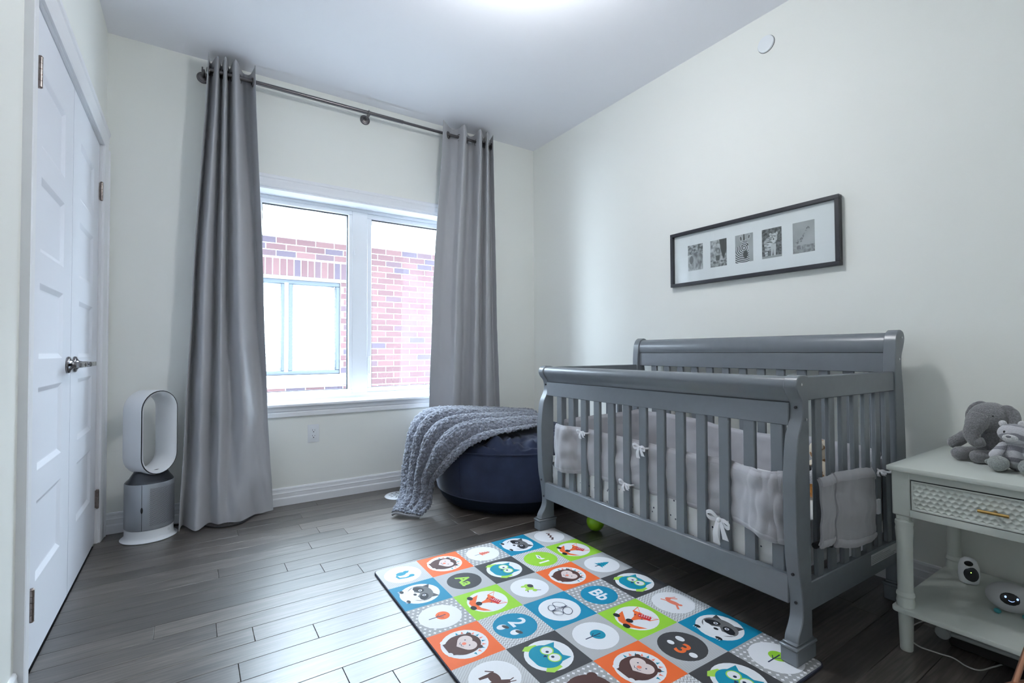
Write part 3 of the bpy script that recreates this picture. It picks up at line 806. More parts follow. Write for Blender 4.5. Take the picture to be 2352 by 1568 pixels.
# ================================================================== play mat
def print_mat(name, col, pattern=None, col2=(.8, .8, .82)):
    mt = bpy.data.materials.new(name); mt.use_nodes = True
    nt, N, L = nodes_of(mt); b = N['Principled BSDF']
    b.inputs['Base Color'].default_value = (*col, 1); b.inputs['Roughness'].default_value = 0.55
    b.inputs['Specular IOR Level'].default_value = 0.35
    tc = N.new('ShaderNodeTexCoord'); sp = N.new('ShaderNodeSeparateXYZ'); L.new(tc.outputs['Object'], sp.inputs[0])
    def M(op, a, b_=None):
        n = N.new('ShaderNodeMath'); n.operation = op
        for k, q in enumerate((a, b_)):
            if q is None: continue
            if isinstance(q, (int, float)): n.inputs[k].default_value = q
            else: L.new(q, n.inputs[k])
        return n.outputs[0]
    X, Y = sp.outputs[0], sp.outputs[1]
    msk = None
    if pattern == 'stars':
        # staggered four-armed white stars
        sx = M('MULTIPLY', X, 52.0); sy = M('MULTIPLY', Y, 52.0)
        row = M('FLOOR', sy); odd = M('MULTIPLY', M('MODULO', M('ABSOLUTE', row), 2.0), 0.5)
        u = M('ABSOLUTE', M('SUBTRACT', M('FRACT', M('ADD', sx, odd)), .5)); v = M('ABSOLUTE', M('SUBTRACT', M('FRACT', sy), .5))
        d = M('ADD', M('POWER', u, .7), M('POWER', v, .7)); msk = M('LESS_THAN', d, .50)
    elif pattern == 'chevron':
        zig = M('MULTIPLY', M('PINGPONG', M('MULTIPLY', X, 120.0), 1.0), 0.8)
        t = M('FRACT', M('ADD', M('MULTIPLY', Y, 85.0), zig)); msk = M('LESS_THAN', t, .5)
    elif pattern == 'hatch':
        t = M('FRACT', M('MULTIPLY', M('ADD', X, M('MULTIPLY', Y, 1.0)), 130.0)); u = M('FRACT', M('MULTIPLY', M('SUBTRACT', X, Y), 90.0))
        msk = M('MULTIPLY', M('LESS_THAN', t, .5), M('LESS_THAN', u, .75))
    elif pattern == 'stripes':
        t = M('FRACT', M('MULTIPLY', Y, 200.0)); msk = M('LESS_THAN', t, .4)
    if msk is not None:
        mx = N.new('ShaderNodeMix'); mx.data_type = 'RGBA'; mx.inputs[6].default_value = (*col, 1); mx.inputs[7].default_value = (*col2, 1)
        L.new(msk, mx.inputs[0]); L.new(mx.outputs[2], b.inputs['Base Color'])
    # embossed rib texture of the foam
    rib = M('MULTIPLY', M('SINE', M('MULTIPLY', X, 1900.0)), M('SINE', M('MULTIPLY', Y, 1100.0)))
    bp = N.new('ShaderNodeBump'); bp.inputs['Strength'].default_value = .35; bp.inputs['Distance'].default_value = .0006
    L.new(rib, bp.inputs['Height']); L.new(bp.outputs[0], b.inputs['Normal'])
    return mt
C_ = dict(
    g_star=print_mat('print_grey_stars', (.36, .36, .37), 'stars'), g_chev=print_mat('print_grey_chevron', (.36, .36, .37), 'chevron', (.72, .72, .74)),
    g_hat=print_mat('print_grey_hatch', (.42, .42, .43), 'hatch', (.70, .70, .72)), g_str=print_mat('print_grey_stripe', (.40, .40, .41), 'stripes', (.55, .55, .57)),
    white=print_mat('print_white', (.80, .80, .83)), orange=print_mat('print_orange', (.84, .145, .03)), blue=print_mat('print_blue', (.0, .235, .40)),
    teal=print_mat('print_teal', (.0, .27, .40)), green=print_mat('print_green', (.31, .62, .04)), lime=print_mat('print_lime', (.38, .66, .08)),
    dark=print_mat('print_charcoal', (.055, .055, .06)), black=print_mat('print_black', (.012, .014, .02)), brown=print_mat('print_brown', (.085, .035, .030)),
    skin=print_mat('print_pale_pink', (.72, .60, .58)), grey=print_mat('print_grey', (.14, .14, .145)), red=print_mat('print_red', (.62, .02, .03)),
    pink=print_mat('print_coral', (.85, .22, .14)), navy=print_mat('print_navy', (.02, .03, .08)))
CN = list(C_.keys()); CM = [C_[k] for k in CN]
TS = .1955; MTH = .0085
pmat = thing('play_mat', 'foam play mat printed with colourful animal and letter squares in front of the crib', 'play mat', (.667, 2.106, 0), -radians(1.17))
# mat local: x along the width, y = -along the length
w5, l7 = 5*TS, 7*TS
def rrect(x0, y0, x1, y1, r, n=5):
    return arc((x1-r, y1-r), r, 0, pi/2, n)+arc((x0+r, y1-r), r, pi/2, pi, n)+arc((x0+r, y0+r), r, pi, 1.5*pi, n)+arc((x1-r, y0+r), r, 1.5*pi, 2*pi, n)
MB().prism(rrect(0, -l7, w5, 0, .022), 'z', .0005, MTH).build('foam_base', mat('navy_foam', (.03, .035, .06), .8), pmat, bevel=.001, seg=2)
class Pr:
    """layered flat print; local frame: u right (= -y of the mat), v up (= +x of the mat), unit = half a tile"""
    def __init__(s): s.mb = MB(); s.l = 0
    def poly(s, pts, c):
        s.l += 1
        z = .000035*s.l + .00025
        h = TS/2
        vs = [(p[1]*h, -p[0]*h, z) for p in pts]
        a = sum(vs[i][0]*vs[(i+1) % len(vs)][1]-vs[(i+1) % len(vs)][0]*vs[i][1] for i in range(len(vs)))
        f = tuple(range(len(vs)))
        s.mb.quad_add(vs, [f if a > 0 else f[::-1]], CN.index(c)); return s
    def same(s): return s
    def circ(s, x, y, r, c, ry=None, rot=0, n=28):
        ry = ry or r
        return s.poly([(x+r*cos(2*pi*i/n)*cos(rot)-ry*sin(2*pi*i/n)*sin(rot), y+r*cos(2*pi*i/n)*sin(rot)+ry*sin(2*pi*i/n)*cos(rot)) for i in range(n)], c)
    def line(s, pts, w, c):
        for a, b in zip(pts[:-1], pts[1:]):
            dx, dy = b[0]-a[0], b[1]-a[1]; l = hypot(dx, dy) or 1; nx, ny = -dy/l*w/2, dx/l*w/2; ex, ey = dx/l*w/2, dy/l*w/2
            s.poly([(a[0]-ex+nx, a[1]-ey+ny), (b[0]+ex+nx, b[1]+ey+ny), (b[0]+ex-nx, b[1]+ey-ny), (a[0]-ex-nx, a[1]-ey-ny)], c)
        return s
    def text(s, t, size, cx, cy, c):
        cu = bpy.data.curves.new('lettering', 'FONT'); cu.body = t; cu.size = size; cu.align_x = 'CENTER'; cu.align_y = 'CENTER'; cu.offset = .022
        cu.resolution_u = 4
        ob = bpy.data.objects.new('lettering', cu)
        me = bpy.data.meshes.new_from_object(ob)
        s.l += 1; z = .000035*s.l+.00025; h = TS/2
        o = len(s.mb.v)
        s.mb.v += [Vector(((v.co.y+cy)*h, -(v.co.x+cx)*h, z)) for v in me.vertices]
        for p in me.polygons:
            f = [o+i for i in p.vertices]
            s.mb.f.append(f); s.mb.m.append(CN.index(c))
        bpy.data.objects.remove(ob); bpy.data.curves.remove(cu); bpy.data.meshes.remove(me)
        return s
def hedgehog(p):
    p.circ(0, 0, .80, 'white')
    for k in range(11):
        a = radians(8 + k*17); r0, r1 = .60, .74
        cx, cy = .02, -.02
        p.poly([(cx+r0*cos(a-.08), cy+r0*sin(a-.08)), (cx+r1*cos(a), cy+r1*sin(a)), (cx+r0*cos(a+.08), cy+r0*sin(a+.08))], ('teal', 'pink')[k % 2]).same()
    p.poly([(.56*cos(a)*(1 if sin(a) > -.3 else 1.02), .60*sin(a)-.05) if sin(a) > -.72 else (.56*cos(a), -.66) for a in [2*pi*i/40 for i in range(40)]], 'brown')
    p.circ(-.42, -.60, .10, 'white').same().circ(.30, -.66, .11, 'white', .09)
    p.circ(-.42, .36, .09, 'brown').same().circ(.42, .36, .09, 'brown')
    p.circ(-.17, .10, .25, 'skin').same().circ(.17, .10, .25, 'skin').same()
    p.poly([(-.40, .06), (-.3, -.12), (0, -.30), (.3, -.12), (.40, .06), (.2, .2), (-.2, .2)], 'skin')
    p.circ(0, -.02, .075, 'pink').same().circ(-.17, .10, .028, 'navy').same().circ(.17, .10, .028, 'navy')
    p.line([(-.13, -.10), (-.06, -.16), (0, -.12), (.06, -.16), (.13, -.10)], .018, 'navy')
def owl(p):
    p.circ(0, 0, .80, 'white')
    p.poly([(-.62, -.62), (-.76, -.42), (-.66, -.06), (-.45, -.02), (-.40, -.36)], 'lime').same()
    p.poly([(.62, -.56), (.78, -.36), (.70, .02), (.48, .0), (.42, -.36)], 'lime')
    p.poly([(.60*cos(a), .52*sin(a)-.12 if sin(a) > -.95 else -.60) for a in [2*pi*i/40 for i in range(40)]], 'teal').same()
    p.poly([(-.50, .05), (-.46, .56), (-.20, .36)], 'teal').same().poly([(.50, .05), (.46, .56), (.20, .36)], 'teal').same()
    p.poly([(-.4, .2), (-.3, .38), (0, .42), (.3, .38), (.4, .2)], 'teal')
    p.circ(-.21, .08, .225, 'lime').same().circ(.21, .08, .225, 'lime')
    p.circ(-.21, .08, .185, 'white').same().circ(.21, .08, .185, 'white')
    p.circ(-.15, .05, .055, 'navy').same().circ(.15, .05, .055, 'navy').same()
    p.poly([(-.07, -.10), (.07, -.10), (0, -.22)], 'navy')
def fox(p):
    p.circ(0, 0, .80, 'white')
    p.poly([(-.62, -.10), (-.50, -.50), (-.2, -.70), (.25, -.70), (.55, -.46), (.70, -.2), (.30, -.44), (-.1, -.46)], 'orange')
    p.poly([(-.52, .62), (-.36, -.02), (0, -.40), (.36, -.02), (.52, .62), (.2, .38), (-.2, .38)], 'orange')
    p.poly([(-.50, .25), (-.36, -.02), (0, -.40), (-.12, -.02), (-.3, .18)], 'white').same().poly([(.50, .25), (.36, -.02), (0, -.40), (.12, -.02), (.3, .18)], 'white')
    p.poly([(-.47, .56), (-.40, .30), (-.2, .36)], 'white').same().poly([(.47, .56), (.40, .30), (.2, .36)], 'white')
    p.poly([(-.18, .30), (.30, .50), (.40, .22), (-.04, .10)], 'red')
    for k in range(5):
        for j in range(2): p.circ(-.05+k*.08+j*.03, .20+k*.035+j*.11, .026, 'white', n=8).same()
    p.circ(-.17, .10, .032, 'navy').same().circ(.17, .08, .032, 'navy').same()
    p.circ(0, -.37, .14, 'black', .12).same().circ(-.52, -.50, .14, 'black', .11).same().circ(.18, -.70, .15, 'black', .11)
def raccoon(p):
    p.circ(0, 0, .80, 'white')
    p.poly([(-.50, .25), (-.56, .62), (-.22, .46)], 'dark').same().poly([(.50, .25), (.56, .62), (.22, .46)], 'dark')
    p.circ(0, .02, .64, 'grey', .50)
    p.poly([(-.62, -.06), (-.36, -.42), (0, -.62), (.36, -.42), (.62, -.06), (.2, -.16), (0, .02), (-.2, -.16)], 'white')
    p.circ(-.32, .06, .27, 'black', .17, .5).same().circ(.32, .06, .27, 'black', .17, -.5)
    p.circ(-.22, .10, .075, 'white').same().circ(.22, .10, .075, 'white')
    p.circ(-.22, .10, .040, 'navy').same().circ(.22, .10, .040, 'navy').same()
    p.circ(0, -.20, .09, 'black', .065).same()
    p.circ(-.46, -.60, .12, 'black', .08).same().circ(.40, -.62, .13, 'black', .08)
    for c in (-.46, .40):
        for k in range(3): p.circ(c-.08+k*.08, -.70, .018, 'white', .045, n=8).same()
def tree(c):
    def f(p):
        p.circ(0, 0, .80, 'white').circ(0, .10, .28, c, .26).line([(0, -.42), (0, .2)], .045, 'navy').line([(0, -.1), (.13, .08)], .025, 'navy').line([(0, -.16), (-.12, 0)], .025, 'navy')
    return f
def fir(p):
    p.circ(0, 0, .80, 'white')
    for k in range(4): p.poly([(-.28+.05*k, -.2+.13*k), (.28-.05*k, -.2+.13*k), (0, .06+.13*k)], 'teal').same()
    p.line([(0, -.38), (0, -.1)], .05, 'navy')
def leaf_p(p):
    p.circ(0, 0, .80, 'white')
    for k in range(4): p.circ(0, -.08+.12*k, .19-.03*k, 'pink', .07).same()
    p.line([(0, -.42), (0, .38)], .03, 'navy')
def squirrel(p):
    p.circ(0, 0, .80, 'white').circ(-.06, -.06, .17, 'teal', .22).same().circ(-.14, .18, .12, 'teal').same()
    p.poly([(-.02, -.26), (.26, -.22), (.34, .02), (.26, .28), (.40, .34), (.44, .06), (.36, -.30), (.1, -.36)], 'teal').same().circ(.30, .30, .12, 'teal').same()
    p.poly([(-.22, .24), (-.20, .38), (-.10, .26)], 'teal')
def snake(p):
    p.circ(0, 0, .80, 'white').line([(-.38, .12), (-.28, .20), (-.16, .06), (0, .12), (.12, -.04), (.26, .04), (.40, -.10)], .085, 'brown').circ(.40, -.10, .075, 'brown')
def turtle(p):
    p.circ(0, 0, .80, 'white').circ(-.05, 0, .26, 'lime', .18).same().circ(.30, .06, .10, 'lime').same()
    for x in (-.2, .12): p.circ(x, -.2, .07, 'lime', .10).same()
    p.circ(-.10, .10, .15, 'dark', .12).line([(.34, .14), (.42, .26)], .035, 'dark').line([(.2, -.22), (.28, -.26)], .04, 'dark')
def butterfly(p):
    p.circ(0, 0, .80, 'white')
    def ring(x, y, r, ry, rot):
        pts = [(x+r*cos(t)*cos(rot)-ry*sin(t)*sin(rot), y+r*cos(t)*sin(rot)+ry*sin(t)*cos(rot)) for t in [2*pi*i/20 for i in range(21)]]
        p.line(pts, .022, 'navy')
    ring(-.26, .18, .26, .18, .6); ring(.26, .18, .26, .18, -.6); ring(-.20, -.22, .20, .14, -.6); ring(.20, -.22, .20, .14, .6); ring(0, 0, .035, .36, 0)
def horse(p):
    p.circ(0, 0, .80, 'white').circ(0, -.02, .28, 'brown', .17).same().poly([(.12, 0), (.30, .34), (.44, .28), (.32, -.02)], 'brown').same()
    p.poly([(-.26, 0), (-.24, -.44), (-.14, -.44), (-.10, -.1)], 'brown').same().poly([(.10, -.1), (.14, -.44), (.24, -.44), (.26, 0)], 'brown').same()
    p.line([(-.26, .08), (-.40, -.10)], .05, 'brown').line([(.34, .30), (.30, .46)], .035, 'brown').line([(.40, .30), (.44, .46)], .035, 'brown')
def rabbit(p):
    p.circ(0, 0, .80, 'white').circ(0, -.02, .30, 'pink', .12, .15).same().circ(-.30, .06, .11, 'pink').same()
    p.line([(-.28, .12), (-.10, .32)], .06, 'pink'); p.line([(-.32, .14), (-.22, .36)], .05, 'pink')
    p.line([(.2, -.05), (.42, -.22)], .08, 'pink'); p.line([(-.2, -.08), (-.42, -.18)], .06, 'pink'); p.circ(.30, .06, .07, 'pink')
def bird1(p):
    p.circ(0, 0, .80, 'green').poly([(-.50, .06), (-.30, .16), (-.05, .10), (.08, .22), (.10, .0), (-.15, -.10)], 'white').line([(-.30, .06), (-.08, .02)], .04, 'dark').text('1', .75, .36, -.08, 'white')
def num2(p):
    p.circ(0, 0, .80, 'blue').text('2', .85, -.12, .16, 'white').circ(-.16, -.46, .15, 'white', .19).same().circ(.36, -.22, .15, 'white', .19).circ(-.10, -.34, .15, 'dark', .08, .4).same().circ(.42, -.10, .15, 'dark', .08, .4)
def num3(p):
    p.circ(0, 0, .80, 'dark').text('3', .80, .12, -.14, 'orange').circ(-.30, .26, .17, 'white', .12).same().circ(-.34, -.16, .13, 'white', .10).same().circ(.52, -.12, .14, 'white', .12)
def letters(t, bg_, fg):
    return lambda p: p.circ(0, 0, .74, bg_).text(t, .78, 0, 0, fg)
def brownbear(p):
    p.circ(0, 0, .74, 'brown').circ(-.5, .5, .16, 'brown').same().circ(.5, .5, .16, 'brown').circ(0, -.1, .3, 'skin')
def plain(c):
    return lambda p: p.circ(0, 0, .80, 'white').circ(0, 0, .25, c)
GRID = [
 [('g_hat', squirrel), ('orange', hedgehog), ('g_star', leaf_p), ('blue', raccoon), ('g_hat', snake)],
 [('blue', raccoon), ('g_str', letters('Aa', 'dark', 'lime')), ('dark', owl), ('g_chev', bird1), ('green', fox)],
 [('g_star', tree('orange')), ('green', fox), ('g_str', turtle), ('orange', hedgehog), ('g_str', fir)],
 [('orange', hedgehog), ('g_chev', num2), ('blue', butterfly), ('g_star', letters('Bb', 'blue', 'white')), ('dark', owl)],
 [('g_hat', horse), ('dark', owl), ('g_str', tree('teal')), ('green', fox), ('g_chev', rabbit)],
 [('green', fox), ('g_star', brownbear), ('orange', hedgehog), ('g_str', num3), ('blue', raccoon)],
 [('g_hat', leaf_p), ('blue', raccoon), ('g_chev', fir), ('dark', owl), ('g_star', tree('green'))]]
for j in range(7):
    for i in range(5):
        bgc, fn = GRID[j][i]
        h = TS/2
        pts = [(-h, -h), (h, -h), (h, h), (-h, h)]
        e = .0035
        x0 = -h + (e if i == 0 else 0); x1 = h - (e if i == 4 else 0); y0_ = -h + (e if j == 6 else 0); y1_ = h - (e if j == 0 else 0)
        r = .020
        poly = []
        for (cx, cy, a0, is_c) in ((x1, y1_, 0, i == 4 and j == 0), (x0, y1_, pi/2, i == 0 and j == 0), (x0, y0_, pi, i == 0 and j == 6), (x1, y0_, 1.5*pi, i == 4 and j == 6)):
            if is_c:
                sx = -1 if cx > 0 else 1; sy = -1 if cy > 0 else 1
                poly += arc((cx+sx*r, cy+sy*r), r, a0, a0+pi/2, 5)
            else: poly.append((cx, cy))
        t = MB().prism(poly, 'z', -.0008, .0002).build('tile', C_[bgc], pmat)
        t.location = ((i+.5)*TS, -(j+.5)*TS, MTH+.0009)
        p = Pr(); fn(p)
        p.mb.build('print', CM, t)

# ================================================================== curtains and rod
RZ = 2.600; RY = YW-.092
rod = thing('curtain_rod', 'brushed dark nickel curtain rod on brackets above the window', 'curtain rod', (1.0, YW, RZ))
RO = Vector((1.0, YW, RZ))
MB().tube([(.072, RY, RZ), (1.245, RY, RZ)], .0125, 16).move(-RO).build('outer_tube', rod_m, rod, smooth=True)
MB().tube([(1.24, RY, RZ), (1.975, RY, RZ)], .0100, 16).move(-RO).build('inner_tube', rod_m, rod, smooth=True)
def bracket(x):
    b = MB()
    b.lathe([(0, 0), (.034, 0), (.034, -.004), (.030, -.009), (.024, -.010), (.022, -.013), (.016, -.014), (.009, -.018), (.009, -.075), (0, -.075)], (x, YW, RZ-.012), axis='y', n=24)
    b.tube([(x-.006, RY+.016*cos(a), RZ-.001+.016*sin(a)) for a in [radians(180+15*k) for k in range(13)]], .004, 8)
    b.box((x-.006, RY-.017, RZ-.02), (x+.006, RY+.03, RZ-.013))
    b.move(-RO).build('bracket', rod_m, rod, smooth=True, ang=30, fixn=True)
bracket(.045); bracket(1.0); bracket(1.955)
MB().box((.996, RY-.008, RZ+.012), (1.006, RY+.006, RZ+.020)).move(-RO).build('set_screw', screw_m, rod, bevel=.002)
for x, s_ in ((.072, -1), (1.975, 1)):
    MB().lathe([(0, 0), (.0125, 0), (.016, .003*s_), (.016, .008*s_), (.010, .013*s_), (0, .014*s_)], (x, RY, RZ), axis='x', n=24).move(-RO).build('finial', rod_m, rod, smooth=True, ang=30, fixn=True)

def curtain(name, label, secs, nz, seed, loc, crumple):
    c = thing(name, label, 'curtain', loc, group='grey grommet curtains')
    zs = sorted(secs)[::-1]
    def at(u, z):
        # blend neighbouring cross sections in height
        for k in range(len(zs)-1):
            if z >= zs[k+1] or k == len(zs)-2:
                t = (zs[k]-z)/(zs[k]-zs[k+1]); t = min(max(t, 0), 1); t = t*t*(3-2*t)*.5 + t*.5
                a = cr_spline([(x, yy, 0) for x, yy in secs[zs[k]]], u); b = cr_spline([(x, yy, 0) for x, yy in secs[zs[k+1]]], u)
                return a*(1-t)+b*t
    zt, zb = zs[0], zs[-1]
    def fn(u, v):
        z = zt + (zb-zt)*v
        p = at(u, z)
        d = crumple*max(0, v-.45)**1.2
        p = p + Vector((0, -1, 0))*d*(.055*noise.noise(Vector((u*5+seed, z*3.2, seed))) + .03*noise.noise(Vector((u*11, z*7+u*9, seed+3))))
        # pressed-in creases across the cloth
        p.y += .0022*noise.noise(Vector((u*26, z*16, seed+8))) + .0010*math.copysign(abs(sin(z*6.6+u*.6+seed))**24, 1)
        p.y = min(p.y, YW-.022)
        return (p.x, p.y, z + .006*noise.noise(Vector((u*6, 0, seed)))*(1 if v > .98 else 0))
    LO = Vector(loc)
    MB().grid(fn, 190, nz, thick=.0016).move(-LO).build('cloth', curtain_m, c, smooth=True, ang=80)
    # grommets where the cloth crosses the rod
    pts = secs[zs[0]]
    for a, b in zip(pts[:-1], pts[1:]):
        if (a[1]-RY)*(b[1]-RY) < 0:
            t = (RY-a[1])/(b[1]-a[1]); x = a[0]+(b[0]-a[0])*t
            d = Vector((b[0]-a[0], b[1]-a[1], 0)).normalized()
            ring = [Vector((x, RY, RZ-.004)) + d*(.024*cos(q)) + Vector((0, 0, .024*sin(q))) for q in [2*pi*k/24 for k in range(24)]]
            MB().tube(ring, .0045, 8, closed=True).move(-LO).build('grommet', rod_m, c, smooth=True)
    return c
LC = {2.668: [(0.065, 3.2), (0.081, 3.325), (0.112, 3.22), (0.136, 3.325), (0.15, 3.2), (0.177, 3.33), (0.2, 3.2), (0.249, 3.33), (0.288, 3.325), (0.303, 3.2)],
      1.3: [(-0.0, 3.22), (0.018, 3.32), (0.058, 3.2), (0.115, 3.32), (0.138, 3.21), (0.175, 3.32), (0.224, 3.19), (0.282, 3.25), (0.33, 3.31), (0.357, 3.22)],
      .6: [(-0.027, 3.2), (-0.005, 3.3), (0.047, 3.18), (0.103, 3.28), (0.136, 3.18), (0.193, 3.25), (0.252, 3.16), (0.313, 3.22), (0.358, 3.25), (0.382, 3.22)],
      .012: [(-0.05, 3.14), (-0.032, 3.25), (0.027, 3.13), (0.089, 3.2), (0.128, 3.15), (0.171, 3.17), (0.234, 3.16), (0.303, 3.2), (0.361, 3.21), (0.419, 3.245)]}
RC = {2.668: [(1.525, 3.2), (1.634, 3.3), (1.687, 3.28), (1.70, 3.19), (1.80, 3.33), (1.845, 3.32), (1.835, 3.19), (1.935, 3.32), (1.903, 3.2), (1.99, 3.32), (1.967, 3.22)],
      1.3: [(1.446, 3.22), (1.535, 3.27), (1.602, 3.24), (1.631, 3.19), (1.747, 3.32), (1.789, 3.28), (1.792, 3.19), (1.899, 3.31), (1.89, 3.2), (1.997, 3.3), (1.993, 3.22)],
      .5: [(1.418, 3.22), (1.5, 3.25), (1.563, 3.2), (1.606, 3.18), (1.725, 3.32), (1.762, 3.27), (1.78, 3.2), (1.89, 3.3), (1.895, 3.2), (2.008, 3.29), (2.017, 3.22)],
      .49: [(1.418, 3.22), (1.5, 3.25), (1.563, 3.2), (1.606, 3.18), (1.725, 3.32), (1.762, 3.27), (1.78, 3.2), (1.89, 3.3), (1.895, 3.2), (2.008, 3.29), (2.017, 3.22)]}
RC[.43] = [(a, max(b, 3.28)) for a, b in RC[.49]]
RC[.012] = [(a, max(b, 3.31)) for a, b in RC.pop(.49)]
curtain('curtain', 'grey grommet curtain hanging to the floor left of the window', LC, 150, 2.3, (.18, 3.2, 0), 1.0)
curtain('curtain', 'grey grommet curtain right of the window behind the bean bag', RC, 120, 5.9, (1.75, 3.26, 0), .55)

# ================================================================== air purifier
ap = thing('air_purifier', 'white and silver bladeless air purifier with oval loop beside the closet', 'air purifier', (-.178, 3.195, 0), radians(42))
MB().lathe([(0, .001), (.122, .001), (.124, .004), (.120, .008), (.111, .013), (.106, .022), (.105, .058), (0, .058)], n=48).build('base', white_pl, ap, smooth=True, ang=35)
body = MB().lathe([(.100, .058), (.1065, .064), (.1075, .070), (.1075, .288), (.106, .293), (0, .293)], n=56).build('filter_housing', silver_m, ap, smooth=True, ang=35)
pf = MB()
pf.grid(lambda u, v: (.1080*cos(radians(-128+150*u)), .1080*sin(radians(-128+150*u)), .082+.190*v), 60, 2)
pf.build('perforated_shroud', perf_m, body, smooth=True, fixn=True)
sm = MB()
a = radians(-146)
sm.tube([(.1077*cos(a), .1077*sin(a), .062), (.1077*cos(a), .1077*sin(a), .292)], .0010, 6)
sm.ell((.107*cos(a), .107*sin(a), .165), (.005, .005, .016), 12, 10)
sm.build('seam_and_button', black_pl, body, smooth=True)
pw = MB(); a = radians(-78)
pw.tube([(.1056*cos(a+.045*cos(q)), .1056*sin(a+.045*cos(q)), .040+.005*sin(q)) for q in [2*pi*k/16 for k in range(16)]], .0006, 6, closed=True)
pw.build('power_mark', mat('pale_grey_mark', (.3, .32, .34), .6), ap)
def ering(rx, ry, z, n=48): return [(rx*cos(2*pi*i/n), ry*sin(2*pi*i/n), z) for i in range(n)]
def sweep_rings(mb, rings):
    n = len(rings[0]); vs = [p for r in rings for p in r]
    mb.quad_add(vs, [(k*n+i, k*n+(i+1) % n, (k+1)*n+(i+1) % n, (k+1)*n+i) for k in range(len(rings)-1) for i in range(n)])
sb_ = MB(); sweep_rings(sb_, [ering(.105, .105, .292), ering(.104, .101, .297), ering(.101, .088, .306), ering(.097, .070, .316), ering(.092, .057, .33), ering(.086, .050, .340), ering(.076, .045, .352), ering(.002, .002, .354)])
sb_.build('shoulder', darkgrey_pl, ap, smooth=True, ang=60, fixn=True)
def stadium(hw, hh, zc, n=16):
    r = hw; c = hh-hw
    return [(r*cos(t), zc+c+r*sin(t)) for t in [pi*i/n for i in range(n+1)]] + [(-r*cos(t), zc-c-r*sin(t)) for t in [pi*i/n for i in range(n+1)]]
def sweep_rings(mb, rings):
    n = len(rings[0]); vs = [p for r in rings for p in r]
    mb.quad_add(vs, [(k*n+i, k*n+(i+1) % n, (k+1)*n+(i+1) % n, (k+1)*n+i) for k in range(len(rings)-1) for i in range(n)])
def st3(hw, hh, y_): return [(x, y_, z) for x, z in stadium(hw, hh, .548)]
lp = MB(); sweep_rings(lp, [st3(.088, .206, .066), st3(.096, .214, .062), st3(.101, .219, .050), st3(.103, .221, .0), st3(.102, .220, -.055), st3(.100, .218, -.064)])
loop = lp.build('loop_shell', white_pl, ap, smooth=True, ang=50, fixn=True)
lp = MB(); sweep_rings(lp, [st3(.100, .218, -.064), st3(.0985, .2165, -.0665), st3(.0955, .2135, -.066)])
lp.build('black_rim', black_pl, loop, smooth=True, fixn=True)
lp = MB(); sweep_rings(lp, [st3(.0955, .2135, -.066), st3(.086, .204, -.060), st3(.074, .192, -.030), st3(.066, .184, .0), st3(.068, .186, .035), st3(.078, .196, .062), st3(.088, .206, .066)])
lp.build('inner_liner', white_pl, loop, smooth=True, ang=60)
cd = thing('power_cord', 'black power cord on the floor peeking out under the left curtain', 'cord', (.2, 3.2, 0))
MB().tube([tuple(cr_spline([(-.10, 3.31, .005), (.02, 3.26, .005), (.10, 3.15, .005), (.18, 3.115, .005), (.25, 3.14, .005), (.30, 3.22, .005), (.36, 3.30, .006)], k/30)) for k in range(31)], .0042, 8).move((-.2, -3.2, 0)).build('cord', black_pl, cd, smooth=True)

# ================================================================== wall outlet, disc on wall, floor vent
ot = thing('wall_outlet', 'white double wall outlet under the window', 'outlet', (.668, YW, .435))
MB().box((-.035, -.005, -.058), (.035, 0, .058)).build('cover_plate', white_pl, ot, bevel=.003, seg=2)
MB().box((-.0165, -.0068, -.034), (.0165, -.004, .034)).build('receptacle', white_pl, ot, bevel=.001)
sl = MB()
for z in (.018, -.018):
    sl.box((-.0085, -.0072, z), (-.0065, -.0066, z+.008)).box((.0065, -.0072, z), (.0085, -.0066, z+.0065))
    sl.lathe([(0, 0), (.0032, 0), (.0032, .0008), (0, .0008)], (0, -.0074, z-.008), axis='y', n=12)
sl.build('socket_slots', black_pl, ot)
sd = thing('wall_cover_disc', 'round white cover plate high on the right wall', 'cover plate', (XR, 1.322, 2.54))
MB().lathe([(0, 0), (.042, 0), (.042, -.007), (.040, -.010), (0, -.0105)], axis='x', n=40).build('disc', mat('disc_white', (.82, .85, .88), .5), sd, smooth=True, ang=40, fixn=True)
MB().lathe([(.0435, 0), (.0435, -.002), (.042, -.002)], axis='x', n=40).build('shadow_gap', seam_m, sd)
vt = thing('floor_vent', 'round white floor vent cover beside the grey blanket', 'floor vent', (1.165, 3.135, 0))
MB().lathe([(0, .0005), (.092, .0005), (.094, .003), (.090, .007), (.080, .009), (0, .009)], n=44).build('cover', white_pl, vt, smooth=True, ang=40)
vs_ = MB()
for k in range(10):
    a = 2*pi*k/10
    for r0, r1, w_ in ((.022, .040, .004), (.046, .066, .005)):
        c_, s_ = cos(a+r0*6), sin(a+r0*6)
        q = [(r0, -w_), (r1, -w_), (r1, w_), (r0, w_)]
        vs_.prism([(x*c_-y_*s_, x*s_+y_*c_) for x, y_ in q], 'z', .0088, .0094)
vs_.build('slots', mat('vent_slot_grey', (.25, .25, .26), .8), vt)

